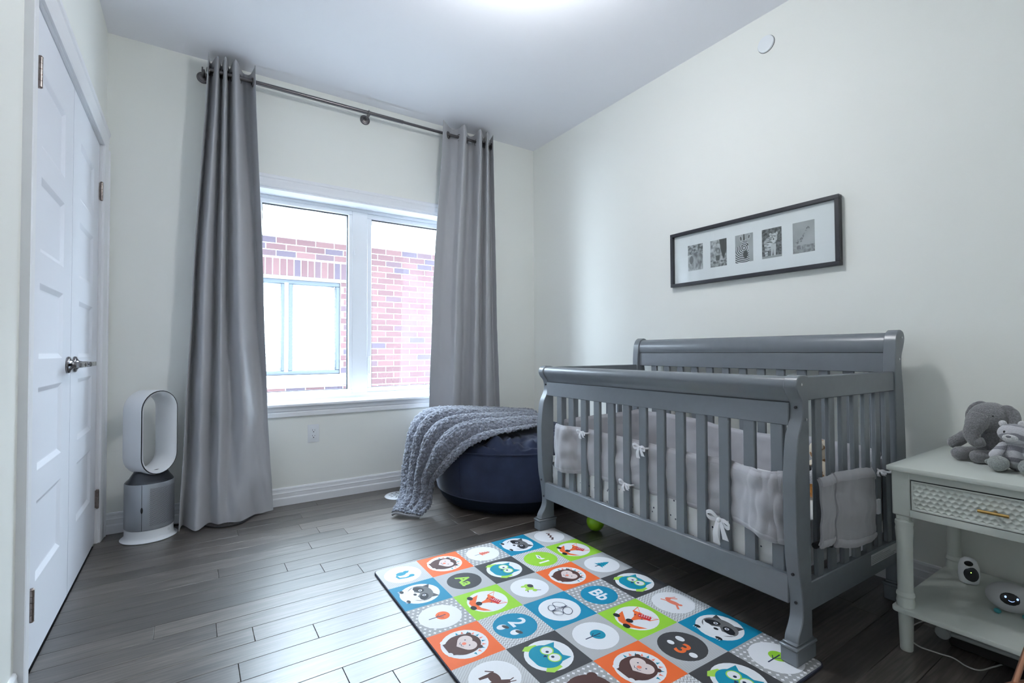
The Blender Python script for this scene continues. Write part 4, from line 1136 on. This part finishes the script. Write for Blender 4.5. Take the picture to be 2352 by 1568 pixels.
# ================================================================== bean bag, blanket, ball
bb = thing('bean_bag', 'large round navy bean bag between the crib and the window', 'bean bag', (1.815, 2.74, 0))
BR = [(0, .452), (.12, .452), (.25, .447), (.36, .437), (.44, .420), (.485, .400), (.508, .378), (.519, .35), (.522, .30), (.520, .22), (.512, .14), (.500, .095)]
def bag(u, v):
    n = len(BR)-1
    q = cr_spline([(r, z, 0) for r, z in BR], v); a = 2*pi*u
    r, z = q.x, q.y
    P = Vector((cos(a), sin(a), 0))
    top = max(0, 1-abs(v-.40)/.24)
    wr = noise.noise(Vector((cos(a)*5, sin(a)*5, v*4)))*.022 + abs(noise.noise(Vector((cos(a)*9+4, sin(a)*9, v*9))))*.060
    r2 = r*(1+.012*noise.noise(Vector((cos(a)*2, sin(a)*2, z*5))))
    z2 = z + top*wr*1.3
    return (r2*cos(a), r2*sin(a), z2)
MB().grid(bag, 150, 60).build('cover', bag_m, bb, smooth=True, ang=80, fixn=True)
MB().lathe([(0, .002), (.40, .002), (.445, .012), (.475, .045), (.495, .088), (.498, .098)], n=80).noise(.004, 9).build('base', bagbase_m, bb, smooth=True, ang=70)
sm = MB(); sm.tube([(.5215*cos(t), .5215*sin(t), .372) for t in [2*pi*k/90 for k in range(90)]], .004, 8, closed=True)
sm.tube([(.501*cos(t), .501*sin(t), .096) for t in [2*pi*k/90 for k in range(90)]], .003, 8, closed=True)
for a in (radians(200), radians(262), radians(320)):
    sm.tube([(.5225*cos(a), .5225*sin(a), .36), (.5245*cos(a), .5245*sin(a), .3), (.5225*cos(a), .5225*sin(a), .2), (.504*cos(a), .504*sin(a), .1)], .0025, 6)
sm.build('seam_piping', bag_m, bb, smooth=True)

tb = thing('throw_blanket', 'fluffy grey throw blanket draped over the navy bean bag to the floor', 'blanket', (1.25, 2.75, 0))
NET = [
 [(2.20, 3.05, .475), (2.15, 2.95, .480), (2.10, 2.85, .480), (2.05, 2.74, .475), (2.0, 2.62, .472), (1.97, 2.52, .468)],
 [(1.88, 3.10, .500), (1.88, 2.98, .512), (1.87, 2.86, .508), (1.86, 2.73, .50), (1.85, 2.60, .492), (1.84, 2.47, .482)],
 [(1.60, 3.10, .52), (1.62, 2.96, .540), (1.63, 2.82, .530), (1.64, 2.68, .515), (1.64, 2.55, .50), (1.64, 2.41, .480)],
 [(1.39, 3.04, .53), (1.41, 2.92, .560), (1.43, 2.79, .545), (1.44, 2.66, .52), (1.45, 2.54, .50), (1.46, 2.42, .462)],
 [(1.27, 2.99, .52), (1.28, 2.88, .550), (1.29, 2.77, .530), (1.31, 2.66, .50), (1.33, 2.55, .465), (1.335, 2.46, .410)],
 [(1.195, 2.95, .455), (1.20, 2.85, .475), (1.205, 2.76, .465), (1.225, 2.67, .43), (1.25, 2.59, .385), (1.272, 2.52, .335)],
 [(1.170, 2.95, .335), (1.170, 2.86, .345), (1.175, 2.78, .34), (1.190, 2.70, .325), (1.215, 2.63, .30), (1.235, 2.58, .268)],
 [(1.145, 2.95, .215), (1.150, 2.87, .22), (1.155, 2.80, .22), (1.170, 2.75, .215), (1.195, 2.70, .21), (1.215, 2.665, .20)],
 [(1.115, 2.92, .110), (1.120, 2.85, .11), (1.130, 2.79, .11), (1.150, 2.745, .105), (1.180, 2.71, .105), (1.205, 2.68, .105)],
 [(1.055, 2.83, .050), (1.065, 2.79, .06), (1.085, 2.755, .055), (1.110, 2.725, .05), (1.145, 2.69, .045), (1.175, 2.665, .04)],
 [(.985, 2.755, .022), (1.0, 2.735, .034), (1.02, 2.705, .032), (1.05, 2.68, .026), (1.075, 2.655, .024), (1.105, 2.635, .018)]]
def bl_fn(u, v):
    rows_ = [cr_spline(r, v) for r in NET]
    return cr_spline(rows_, u)
BNU, BNV = 300, 170
BCOL = [[cr_spline(r, j/BNV) for r in NET] for j in range(BNV+1)]
BP_ = [[cr_spline(BCOL[j], i/BNU) for j in range(BNV+1)] for i in range(BNU+1)]
def bl_full(u, v):
    i, j = round(u*BNU), round(v*BNV)
    p = BP_[i][j]
    du = BP_[min(i+3, BNU)][j]-BP_[max(i-3, 0)][j]; dv = BP_[i][min(j+2, BNV)]-BP_[i][max(j-2, 0)]
    n = dv.cross(du)
    n = n.normalized() if n.length > 1e-9 else Vector((0, 0, 1))
    if n.dot(p-Vector((1.83, 2.78, .10))) < 0: n = -n
    fold = abs(sin(pi*(v*4.3+.25*noise.noise(Vector((u*3, v*2, 1)))+.3*u)))**.7
    amp = .040*(1-.55*max(0, min(1, (u-.55)/.3)))
    d = fold*amp*min(1, (1.02-v)*8)*(1 if u < .9 else (1-u)*10*.8+.2)
    q = p + n*d
    f = .007*noise.noise(q*60) + .006*noise.noise(q*140) + .004*noise.noise(q*260)
    q = q + n*f
    q.z = max(q.z, .010)
    return q
MB().grid(bl_full, 300, 170, thick=-.007).move((-1.25, -2.75, 0)).build('sherpa_fleece', blanket_m, tb, smooth=True, ang=180, fixn=True)
hem = MB().tube([tuple(Vector(bl_fn(1, k/20))+Vector((-.003, -.003, -.006))) for k in range(21)], .0075, 8)
hem.v = [Vector((p.x, p.y, max(p.z, .001))) for p in hem.v]
hem.move((-1.25, -2.75, 0)).build('hem', blanketback_m, tb, smooth=True)
bo = tag(MB().ell((0, 0, .047), (.047, .047, .047), 32, 20).build('toy_ball', ball_m, None, smooth=True, ang=180), 'lime green toy ball on the floor under the crib', 'ball')
bo.location = (1.815, 1.935, 0)

# ================================================================== picture frame
pfm = thing('picture_frame', 'long dark frame with five black and white animal photos on the right wall', 'picture frame', (XR, 1.450, 1.507))
PW, PH = .922, .322
hw, hh = PW/2, PH/2
fw = .019
fo = MB()
for a, b in (((-hw, hh-fw), (hw, hh)), ((-hw, -hh), (hw, -hh+fw)), ((-hw, -hh+fw), (-hw+fw, hh-fw)), ((hw-fw, -hh+fw), (hw, hh-fw))):
    fo.box((-.033, a[0], a[1]), (-.002, b[0], b[1]))
fo.build('moulding', frame_m, pfm, bevel=.0012)
MB().box((-.014, -hw+fw-.001, -hh+fw-.001), (-.004, hw-fw+.001, hh-fw+.001)).build('mount_board', photomat_m, pfm)
MB().box((-.0225, -hw+fw, -hh+fw), (-.0205, hw-fw, hh-fw)).build('glass', glass_m, pfm)
def grey_m(v):
    k = 'photo_grey_%02d' % int(v*100)
    return mat(k, (v, v, v*1.03), .6)
def noisy(name, lo, hi, scale, det=5, stretch=(1, 1, 1)):
    if name in MATS: return MATS[name]
    mt = bpy.data.materials.new(name); mt.use_nodes = True; nt, N, L = nodes_of(mt); b = N['Principled BSDF']; b.inputs['Roughness'].default_value = .6
    tc = N.new('ShaderNodeTexCoord'); mp = N.new('ShaderNodeMapping'); mp.inputs['Scale'].default_value = stretch; L.new(tc.outputs['Object'], mp.inputs[0])
    n = N.new('ShaderNodeTexNoise'); n.inputs['Scale'].default_value = scale; n.inputs['Detail'].default_value = det; L.new(mp.outputs[0], n.inputs['Vector'])
    cr = N.new('ShaderNodeValToRGB'); e = cr.color_ramp.elements; e[0].position = .38; e[1].position = .62
    e[0].color = (lo, lo, lo*1.04, 1); e[1].color = (hi, hi, hi*1.04, 1)
    L.new(n.outputs[0], cr.inputs[0]); L.new(cr.outputs[0], b.inputs['Base Color']); MATS[name] = mt
    return mt
def zebra_m():
    if 'zebra' in MATS: return MATS['zebra']
    mt = bpy.data.materials.new('photo_zebra_stripes'); mt.use_nodes = True; nt, N, L = nodes_of(mt); b = N['Principled BSDF']; b.inputs['Roughness'].default_value = .6
    tc = N.new('ShaderNodeTexCoord'); w = N.new('ShaderNodeTexWave'); w.inputs['Scale'].default_value = 34; w.inputs['Distortion'].default_value = 2.2; w.inputs['Detail Scale'].default_value = .6
    w.wave_type = 'RINGS'; w.rings_direction = 'X'
    L.new(tc.outputs['Object'], w.inputs['Vector']); cr = N.new('ShaderNodeValToRGB'); e = cr.color_ramp.elements
    e[0].position = .42; e[1].position = .56; e[0].color = (.02, .02, .025, 1); e[1].color = (.72, .72, .74, 1)
    L.new(w.outputs[0], cr.inputs[0]); L.new(cr.outputs[0], b.inputs['Base Color']); MATS['zebra'] = mt
    return mt
class Ph:
    """photo print: unit square u right (= -y), v up, layered flat shapes"""
    def __init__(s, yc, w_, h_): s.yc, s.w, s.h, s.mb, s.ms, s.l = yc, w_, h_, MB(), [], 0
    def poly(s, pts, m_):
        if m_ not in s.ms: s.ms.append(m_)
        s.l += 1; x = -.0141-.00012*s.l
        pts = [(min(max(a, 0), 1), min(max(b, 0), 1)) for a, b in pts]
        vs = [(x, -(p[0]-.5)*s.w, (p[1]-.5)*s.h) for p in pts]
        ar = sum(pts[i][0]*pts[(i+1) % len(pts)][1]-pts[(i+1) % len(pts)][0]*pts[i][1] for i in range(len(pts)))
        f = tuple(range(len(vs)))
        s.mb.quad_add(vs, [f if ar > 0 else f[::-1]], s.ms.index(m_)); return s
    def el(s, x, y_, rx, ry, m_, rot=0):
        return s.poly([(x+rx*cos(t)*cos(rot)-ry*sin(t)*sin(rot), y_+rx*cos(t)*sin(rot)+ry*sin(t)*cos(rot)) for t in [2*pi*i/24 for i in range(24)]], m_)
    def done(s):
        o = s.mb.build('photo_print', s.ms, pfm); o.location = (0, s.yc, -.001); return o
PHW, PHH = .100, .150
cent = [.298, .150, .0, -.147, -.300]     # along -y from left to right: y offset
full = [(0, 0), (1, 0), (1, 1), (0, 1)]
nz1 = noisy('photo_foliage', .10, .52, 60); nz2 = noisy('photo_light_grass', .40, .68, 50); nz3 = noisy('photo_bark', .22, .60, 45, 4); nz4 = noisy('photo_dark_bush', .025, .20, 70)
skin_e = noisy('photo_elephant_hide', .16, .46, 40, 5, (1, 1, .5)); coat_t = noisy('photo_tiger_coat', .12, .70, 60, 2, (1, .6, 2.4)); sky_p = noisy('photo_pale_sky', .36, .46, 9)
p = Ph(cent[0], PHW, PHH); p.poly(full, nz2).poly([(0, .62), (1, .62), (1, 1), (0, 1)], nz1).el(.62, .42, .36, .30, skin_e).el(.38, .40, .20, .24, skin_e).poly([(.44, .40), (.86, .40), (.84, .02), (.66, .02), (.62, .2), (.58, .04), (.44, .04)], skin_e).el(.24, .42, .13, .16, grey_m(.20)).poly([(.30, .30), (.40, .30), (.37, .06), (.30, .06)], grey_m(.34)).done()
p = Ph(cent[1], PHW, PHH); p.poly(full, nz3).poly([(.55, 1), (1, 1), (1, .6), (.8, .25), (.68, .5)], grey_m(.07)).poly([(0, 0), (1, 0), (1, .22), (0, .2)], nz1).el(.46, .40, .16, .20, skin_e).el(.48, .60, .11, .10, grey_m(.18)).el(.48, .58, .06, .06, grey_m(.40)).poly([(.34, .42), (.60, .42), (.56, .22), (.36, .22)], grey_m(.10)).done()
p = Ph(cent[2], PHW, PHH); p.poly(full, sky_p).poly([(0, 0), (.8, 0), (.72, .5), (.5, .66), (.05, .55)], zebra_m()).el(.55, .55, .20, .26, grey_m(.50)).el(.55, .55, .19, .24, zebra_m()).el(.33, .86, .08, .12, grey_m(.55), .3).el(.33, .86, .05, .08, grey_m(.12), .3).el(.78, .88, .07, .11, grey_m(.55), -.4).el(.78, .88, .04, .07, grey_m(.12), -.4).poly([(.47, .78), (.55, .78), (.53, 1), (.48, 1)], grey_m(.03)).el(.58, .28, .13, .14, grey_m(.07)).el(.40, .60, .03, .03, grey_m(.02)).el(.70, .60, .03, .03, grey_m(.02)).done()
p = Ph(cent[3], PHW, PHH); p.poly(full, nz4).poly([(0, 0), (1, 0), (1, .08), (0, .08)], grey_m(.35)).el(.40, .48, .30, .24, coat_t).poly([(.14, .45), (.30, .45), (.30, .06), (.16, .06)], coat_t).poly([(.46, .45), (.72, .45), (.70, .06), (.60, .06), (.58, .3), (.52, .06), (.46, .06)], grey_m(.58)).el(.60, .66, .19, .17, coat_t).el(.60, .58, .10, .09, grey_m(.66)).el(.44, .80, .06, .05, grey_m(.5)).el(.76, .80, .06, .05, grey_m(.5)).el(.60, .62, .04, .03, grey_m(.06)).el(.53, .70, .02, .015, grey_m(.03)).el(.67, .70, .02, .015, grey_m(.03)).done()
p = Ph(cent[4], PHW, PHH); p.poly(full, sky_p).poly([(0, 0), (1, 0), (1, .24), (0, .26)], noisy('photo_dry_grass', .20, .42, 60)).poly([(.12, .36), (.22, .44), (.34, .46), (.48, .58), (.64, .78), (.70, .80), (.70, .76), (.56, .60), (.46, .44), (.42, .34), (.16, .30)], noisy('photo_giraffe_coat', .10, .40, 110, 2)).el(.73, .78, .06, .03, grey_m(.20), -.6).poly([(.14, .34), (.18, .34), (.17, .12), (.14, .12)], grey_m(.45)).poly([(.38, .36), (.42, .36), (.42, .12), (.39, .12)], grey_m(.45)).done()

# ================================================================== nightstand
NX0, NX1, NY0, NY1, NZ = 1.880, 2.443, .150, .645, .590
ns = thing('nightstand', 'ivory nightstand with honeycomb drawer front and turned legs', 'nightstand', ((NX0+NX1)/2, (NY0+NY1)/2, 0))
NSO = Vector(((NX0+NX1)/2, (NY0+NY1)/2, 0))
def nsb(name, a, b, mt=nsw_m, par=ns, bev=.002): return MB().box(a, b).move(-NSO).build(name, mt, par, bevel=bev, seg=2)
nsb('top', (NX0, NY0, NZ-.016), (NX1, NY1, NZ), bev=.004)
lx = (NX0+.040, NX1-.045); ly = (NY1-.033, NY0+.033)
LP = [(0, .001), (.0155, .001), (.017, .004), (.0205, .13), (.0205, .140), (.023, .1405), (.0245, .155), (.0225, .168), (.0225, .171), (.0245, .175), (.0235, .183), (.0205, .188), (.0208, .30), (.0215, .350), (.0240, .385), (.0225, .395), (.0245, .402), (.0235, .412), (.018, .418), (.018, .43), (0, .43)]
for x in lx:
    for y_ in ly:
        l = MB().lathe(LP, (x, y_, 0), n=24).move(-NSO).build('leg', nsw_m, ns, smooth=True, ang=30)
        b = MB().box((x-.024, y_-.024, .432), (x+.024, y_+.024, NZ-.016)).prism([(x-.017, y_-.017), (x+.017, y_-.017), (x+.017, y_+.017), (x-.017, y_+.017)], 'z', .416, .432)
        b.move(-NSO).build('leg_block', nsw_m, l, bevel=.003)
fx = lx[0]-.024
nsb('apron_side', (lx[0]+.022, ly[0]+.004, .436), (lx[1]-.022, ly[0]+.020, NZ-.016))
nsb('apron_side', (lx[0]+.022, ly[1]-.020, .436), (lx[1]-.022, ly[1]-.004, NZ-.016))
nsb('apron_back', (lx[1]+.005, ly[1]+.02, .436), (lx[1]+.02, ly[0]-.02, NZ-.016))
D0, D1 = ly[1]+.026, ly[0]-.026
nsb('drawer_rail', (fx+.002, D0-.004, .432), (fx+.022, D1+.004, .455))
nsb('drawer_rail', (fx+.002, D0-.004, .551), (fx+.022, D1+.004, NZ-.016))
nsb('drawer_gap', (fx+.012, D0-.002, .455), (fx+.014, D1+.002, .551), seam_m, ns, 0)
dz0, dz1 = .4575, .5485; dy0, dy1 = D0+.0015, D1-.0015
def hexd(y_, z):
    a = .0168; h_ = a*sqrt(3)/2*.88
    best = 9
    r = round(z/h_)
    for k in (r-1, r, r+1):
        q = y_/a - (.5 if k % 2 else 0); c = round(q)
        best = min(best, hypot((q-c)*a, (z-k*h_)))
    return best
def drw(u, v):
    y_ = dy1 + (dy0-dy1)*u; z = dz0 + (dz1-dz0)*v
    ed = min(u*(dy1-dy0), (1-u)*(dy1-dy0), v*(dz1-dz0), (1-v)*(dz1-dz0))
    k = min(1, max(0, (ed-.004)/.003))
    d = hexd(y_, z)
    return (fx+.001 + k*(.0042-.0042*min(1, (d/.0094)**1.7)) , y_, z)
db = MB().grid(drw, 300, 76).move(-NSO).build('drawer_front', nsw_m, ns, smooth=True, ang=60)
ph = MB().tube([(fx-.022, .425, .502), (fx-.022, .361, .502)], .0046, 12).tube([(fx-.022, .393, .502), (fx+.002, .393, .502)], .0042, 10)
ph.move(-NSO).build('bar_handle', brass_m, db, smooth=True, ang=40)
shf = rrect(NX0+.004, NY0+.004, NX1-.01, NY1-.004, .018)
MB().prism(shf, 'z', .1265, .1405).move(-NSO).build('lower_shelf', nsw_m, ns, bevel=.003, seg=2)

# ================================================================== plush toys
def cap(mb, a, b, ra, rb, n=16):
    """plush limb: tapered capsule from a to b"""
    a, b = Vector(a), Vector(b); pts = []; rr = []
    d = (b-a); L_ = d.length; d.normalize()
    for k in range(6):
        t = -pi/2 + pi/2*k/5; pts.append(a + d*ra*sin(t)); rr.append(max(ra*cos(t), .0005))
    for k in range(1, 6): pts.append(a + d*L_*k/6); rr.append(ra+(rb-ra)*k/6)
    for k in range(6):
        t = pi/2*k/5; pts.append(b + d*rb*sin(t)); rr.append(max(rb*cos(t), .0005))
    return mb.tube(pts, rr, n)
def chain(mb, pts, rs, n=14, k=24):
    P = [tuple(cr_spline(pts, i/k)) for i in range(k+1)]; R = [cr_spline([(r, 0, 0) for r in rs], i/k).x for i in range(k+1)]
    return mb.tube(P, R, n)
elm = plush_mat('plush_grey', (.22, .22, .232))
# local frame of the toys: x = to the right as one faces the nightstand (world -y), y = away from the viewer (world +x)
def toy(name, label, x, y_, z, rz=0): return thing(name, label, 'plush toy', (x, y_, z), -pi/2+rz)
el = toy('plush_elephant', 'grey plush elephant sitting on the nightstand', 2.215, .470, NZ)
def part(name, mb, mt, par, amp=.0018): return mb.noise(amp, 160).build(name, mt, par, smooth=True, ang=180)
part('body', MB().ell((.012, .012, .062), (.044, .042, .068), 28, 18), elm, el)
part('head', MB().ell((.006, -.012, .148), (.056, .046, .048), 30, 20, rot=Matrix.Rotation(-.25, 3, 'Y')), elm, el)
chain_mb = MB(); chain(chain_mb, [(-.014, -.040, .142), (-.020, -.062, .120), (-.026, -.070, .092), (-.014, -.076, .070), (.004, -.078, .074)], [.034, .027, .022, .017, .014])
part('trunk', chain_mb, elm, el)
def ear(pts, rx):
    e = MB(); k = 20
    P = [cr_spline(pts, i/k) for i in range(k+1)]
    o = len(e.v); n = 14
    vs = []; fs = []
    for i, p_ in enumerate(P):
        t = (P[min(i+1, k)]-P[max(i-1, 0)]).normalized(); sd_ = t.cross(Vector((0, 1, 0))).normalized(); nn = sd_.cross(t)
        w_ = rx*max(.08, sin(pi*(.06+.90*i/k))**.55)
        for q in range(n):
            an = 2*pi*q/n; vs.append(p_ + sd_*(w_*cos(an)) + nn*(.0065*sin(an)))
    fs = [(i*n+q, i*n+(q+1) % n, (i+1)*n+(q+1) % n, (i+1)*n+q) for i in range(k) for q in range(n)] + [tuple(range(n))[::-1], tuple(k*n+q for q in range(n))]
    return e.quad_add(vs, fs)
part('ear', ear([(.004, -.004, .187), (-.018, .002, .190), (-.038, .004, .176), (-.050, .002, .150), (-.050, -.004, .118)], .010), elm, el, .0012)
part('ear', ear([(.036, -.024, .182), (.054, -.028, .178), (.066, -.030, .158), (.068, -.032, .130), (.060, -.034, .100)], .016), elm, el, .0012)
mb = MB(); cap(mb, (-.034, -.004, .098), (-.084, -.014, .052), .018, .020); part('arm', mb, elm, el)
mb = MB(); cap(mb, (.046, -.016, .092), (.052, -.034, .048), .017, .020); part('arm', mb, elm, el)
mb = MB(); cap(mb, (-.016, -.02, .026), (-.060, -.058, .024), .022, .023); part('leg', mb, elm, el)
mb = MB(); cap(mb, (.036, -.03, .024), (-.012, -.072, .022), .020, .0215); part('leg', mb, elm, el)
MB().ell((-.030, -.049, .158), (.0028, .0028, .0028), 10, 8).ell((.022, -.054, .156), (.0028, .0028, .0028), 10, 8).build('eyes', black_pl, el, smooth=True)
tgm = plush_mat('plush_white_tiger', (.60, .60, .64), (.26, .26, .30), 9.0); tgf = plush_mat('plush_tiger_paw', (.30, .325, .32)); tgw = plush_mat('plush_white', (.68, .68, .70))
tg = toy('plush_tiger', 'white plush tiger with grey stripes and grey paws on the nightstand', 2.085, .385, NZ)
part('body', MB().ell((.0, .02, .052), (.034, .034, .052), 24, 16), tgm, tg, .001)
part('head', MB().ell((0, -.004, .116), (.038, .032, .030), 26, 18), tgm, tg, .001)
part('muzzle', MB().ell((-.004, -.030, .106), (.018, .012, .012), 18, 12), tgw, tg, .0006)
part('ear', MB().ell((-.026, .004, .143), (.010, .007, .010), 14, 10), tgw, tg, .0006)
part('ear', MB().ell((.016, .004, .146), (.010, .007, .010), 14, 10), tgw, tg, .0006)
mb = MB(); cap(mb, (-.026, .0, .075), (-.040, -.030, .048), .012, .013); part('arm', mb, tgm, tg, .001)
mb = MB(); cap(mb, (.026, .0, .075), (.038, -.034, .048), .012, .013); part('arm', mb, tgm, tg, .001)
mb = MB(); cap(mb, (-.030, .0, .022), (-.030, -.040, .026), .020, .024); part('paw', mb, tgf, tg, .001)
mb = MB(); cap(mb, (.034, .0, .022), (.036, -.042, .025), .020, .024); part('paw', mb, tgf, tg, .001)
mb = MB(); cap(mb, (-.040, .03, .016), (-.062, .012, .018), .008, .009); part('tail', mb, tgf, tg, .001)
MB().ell((-.016, -.030, .122), (.0038, .003, .0045), 12, 8).ell((.012, -.031, .120), (.0038, .003, .0045), 12, 8).build('eyes', black_pl, tg, smooth=True)
MB().ell((-.006, -.041, .110), (.006, .003, .0035), 12, 8).build('nose', mat('grey_nose', (.2, .2, .23), .7), tg, smooth=True)
gfm = plush_mat('plush_cream', (.60, .56, .45))
gf = toy('plush_giraffe', 'cream plush giraffe with brown horns at the back of the nightstand', 2.30, .335, NZ)
part('body', MB().ell((0, 0, .08), (.045, .045, .08), 24, 16), gfm, gf)
mb = MB(); cap(mb, (0, 0, .12), (.0, 0, .20), .030, .026); part('neck', mb, gfm, gf)
part('head', MB().ell((0, -.01, .222), (.036, .040, .034), 24, 16), gfm, gf)
for s_ in (-1, 1):
    mb = MB(); cap(mb, (.018*s_, 0, .245), (.034*s_, .0, .276), .005, .0065); part('horn', mb, plush_mat('plush_brown', (.09, .065, .055)), gf, .0006)
    mb = MB(); cap(mb, (.03*s_, -.02, .026), (.03*s_, -.06, .024), .022, .022); part('leg', mb, gfm, gf)

# plush toys lying in the crib
sp = dots_mat('plush_spotted', (.60, .54, .44), (.28, .15, .07), 30.0, .32, .95)
crm = plush_mat('plush_orange', (.62, .26, .06))
c1 = clocal((.60, .215, .392))
t1 = thing('plush_spotted_cow', 'cream spotted plush toy inside the crib near the wall end', 'plush toy', tuple(c1), .4)
part('body', MB().ell((0, 0, .060), (.062, .055, .060), 24, 16), sp, t1)
part('head', MB().ell((.02, -.01, .150), (.044, .044, .046), 24, 16), sp, t1)
part('ear', MB().ell((-.026, -.01, .176), (.018, .010, .016), 14, 10), sp, t1)
part('ear', MB().ell((.064, .0, .176), (.018, .010, .016), 14, 10), plush_mat('plush_black', (.02, .02, .022)), t1)
c2 = clocal((.46, .16, .392))
t2_ = thing('plush_fox_toy', 'small orange and white plush toy inside the crib behind the end slats', 'plush toy', tuple(c2), 0)
part('body', MB().ell((0, 0, .038), (.050, .040, .038), 22, 14), crm, t2_)
part('head', MB().ell((-.03, 0, .088), (.032, .030, .030), 22, 14), plush_mat('plush_white', (.68, .68, .70)), t2_)
part('ear', MB().ell((-.045, 0, .118), (.010, .008, .014), 12, 8), plush_mat('plush_black', (.02, .02, .022)), t2_)
part('ear', MB().ell((-.012, 0, .118), (.010, .008, .014), 12, 8), plush_mat('plush_black', (.02, .02, .022)), t2_)

# ================================================================== items on and under the nightstand shelf
SZ = .1405
bm_ = thing('baby_monitor', 'small white baby monitor with dark oval front on the nightstand shelf', 'baby monitor', (2.285, .545, SZ), -pi/2+.35)
MB().lathe([(0, .001), (.020, .001), (.026, .006), (.029, .030), (.028, .058), (.022, .080), (.012, .090), (0, .092)], n=28, sy=.72).build('housing', white_pl, bm_, smooth=True, ang=60)
MB().ell((.004, -.017, .038), (.020, .006, .026), 22, 14).build('face', darkgrey_pl, bm_, smooth=True)
MB().ell((-.002, -.017, .074), (.012, .005, .009), 18, 12).build('lens', black_pl, bm_, smooth=True)
MB().ell((.003, -.0236, .046), (.0016, .0012, .0016), 8, 6).build('status_light', mat('green_led', (.3, .8, .1), .4, emis=(.5, 1, .15), estr=2.0), bm_)
tr_ = thing('sleep_trainer_clock', 'white oval sleep trainer clock with smiling dark screen on the nightstand shelf', 'clock', (2.125, .412, SZ), -pi/2+.30)
MB().ell((0, 0, .052), (.056, .038, .044), 36, 22).build('housing', mat('speckled_white_silicone', (.48, .48, .50), .7), tr_, smooth=True, ang=180)
MB().ell((-.002, -.018, .055), (.034, .022, .027), 30, 18).build('screen', black_pl, tr_, smooth=True, ang=180)
glow = mat('blue_white_glow', (.2, .3, .8), .4, emis=(.35, .50, 1.0), estr=1.1)
fc = MB(); fc.ell((-.014, -.0375, .064), (.0026, .002, .0034), 10, 8).ell((.012, -.0375, .063), (.0026, .002, .0034), 10, 8)
fc.tube([(-.008+.013*k/6, -.0398+.0004*abs(k-3), .056-.0030*sin(pi*k/6)) for k in range(7)], .0011, 6)
fc.build('glowing_face', glow, tr_, smooth=True)
for x in (-.030, .032): MB().ell((x, -.014, .007), (.009, .010, .007), 14, 10).build('foot', teal_m, tr_, smooth=True)
ucf = thing('folded_tube_frame', 'pale grey tubular frame lying on the floor under the nightstand', 'frame', (2.10, .45, 0))
uo = Vector((2.10, .45, 0))
gt = mat('pale_grey_tube', (.34, .36, .36), .5)
MB().tube([(2.035, .552, .052), (2.045, .30, .052)], .008, 10).tube([(2.035, .552, .052), (2.22, .560, .052)], .008, 10).move(-uo).build('rail', gt, ucf, smooth=True)
MB().lathe([(0, 0), (.018, 0), (.020, .004), (.020, .018), (.018, .022), (0, .022)], (2.020, .550, .050), axis='x', n=22).move(-uo).build('end_cap', gt, ucf, smooth=True, ang=40)
MB().box((2.055, .30, .004), (2.22, .545, .046)).move(-uo).build('dark_panel', black_pl, ucf, bevel=.006)
wc = thing('white_charging_cable', 'thin white cable curling on the floor under the nightstand', 'cable', (2.0, .5, 0))
MB().tube([tuple(cr_spline([(2.30, .640, .004), (2.207, .634, .003), (2.10, .650, .003), (2.03, .645, .003), (1.972, .602, .003), (1.975, .55, .003), (1.983, .514, .003), (1.965, .48, .003), (1.972, .452, .003), (2.02, .435, .003), (2.08, .415, .003), (2.13, .38, .003)], k/70)) for k in range(71)], .0022, 8).move((-2.0, -.5, 0)).build('cable', cable_m, wc, smooth=True)
cf = thing('copper_tube_stand', 'rose gold tubular stand on the floor in front of the nightstand', 'stand', (1.78, .34, 0))
co = Vector((1.78, .34, 0))
MB().tube([tuple(cr_spline([(1.700, .372, .010), (1.700, .366, .06), (1.712, .352, .098), (1.745, .335, .108), (1.79, .318, .105), (1.83, .305, .09), (1.85, .298, .05), (1.855, .296, .010)], k/40)) for k in range(41)], .011, 12).move(-co).build('arched_tube', copper_m, cf, smooth=True)
MB().tube([(1.745, .338, .100), (1.80, .318, .200), (1.835, .30, .285)], .0065, 10).move(-co).build('upright', copper_m, cf, smooth=True)
MB().tube([(1.80, .30, .108), (1.815, .298, .20)], .010, 10).move(-co).build('white_sleeve', white_pl, cf, smooth=True)
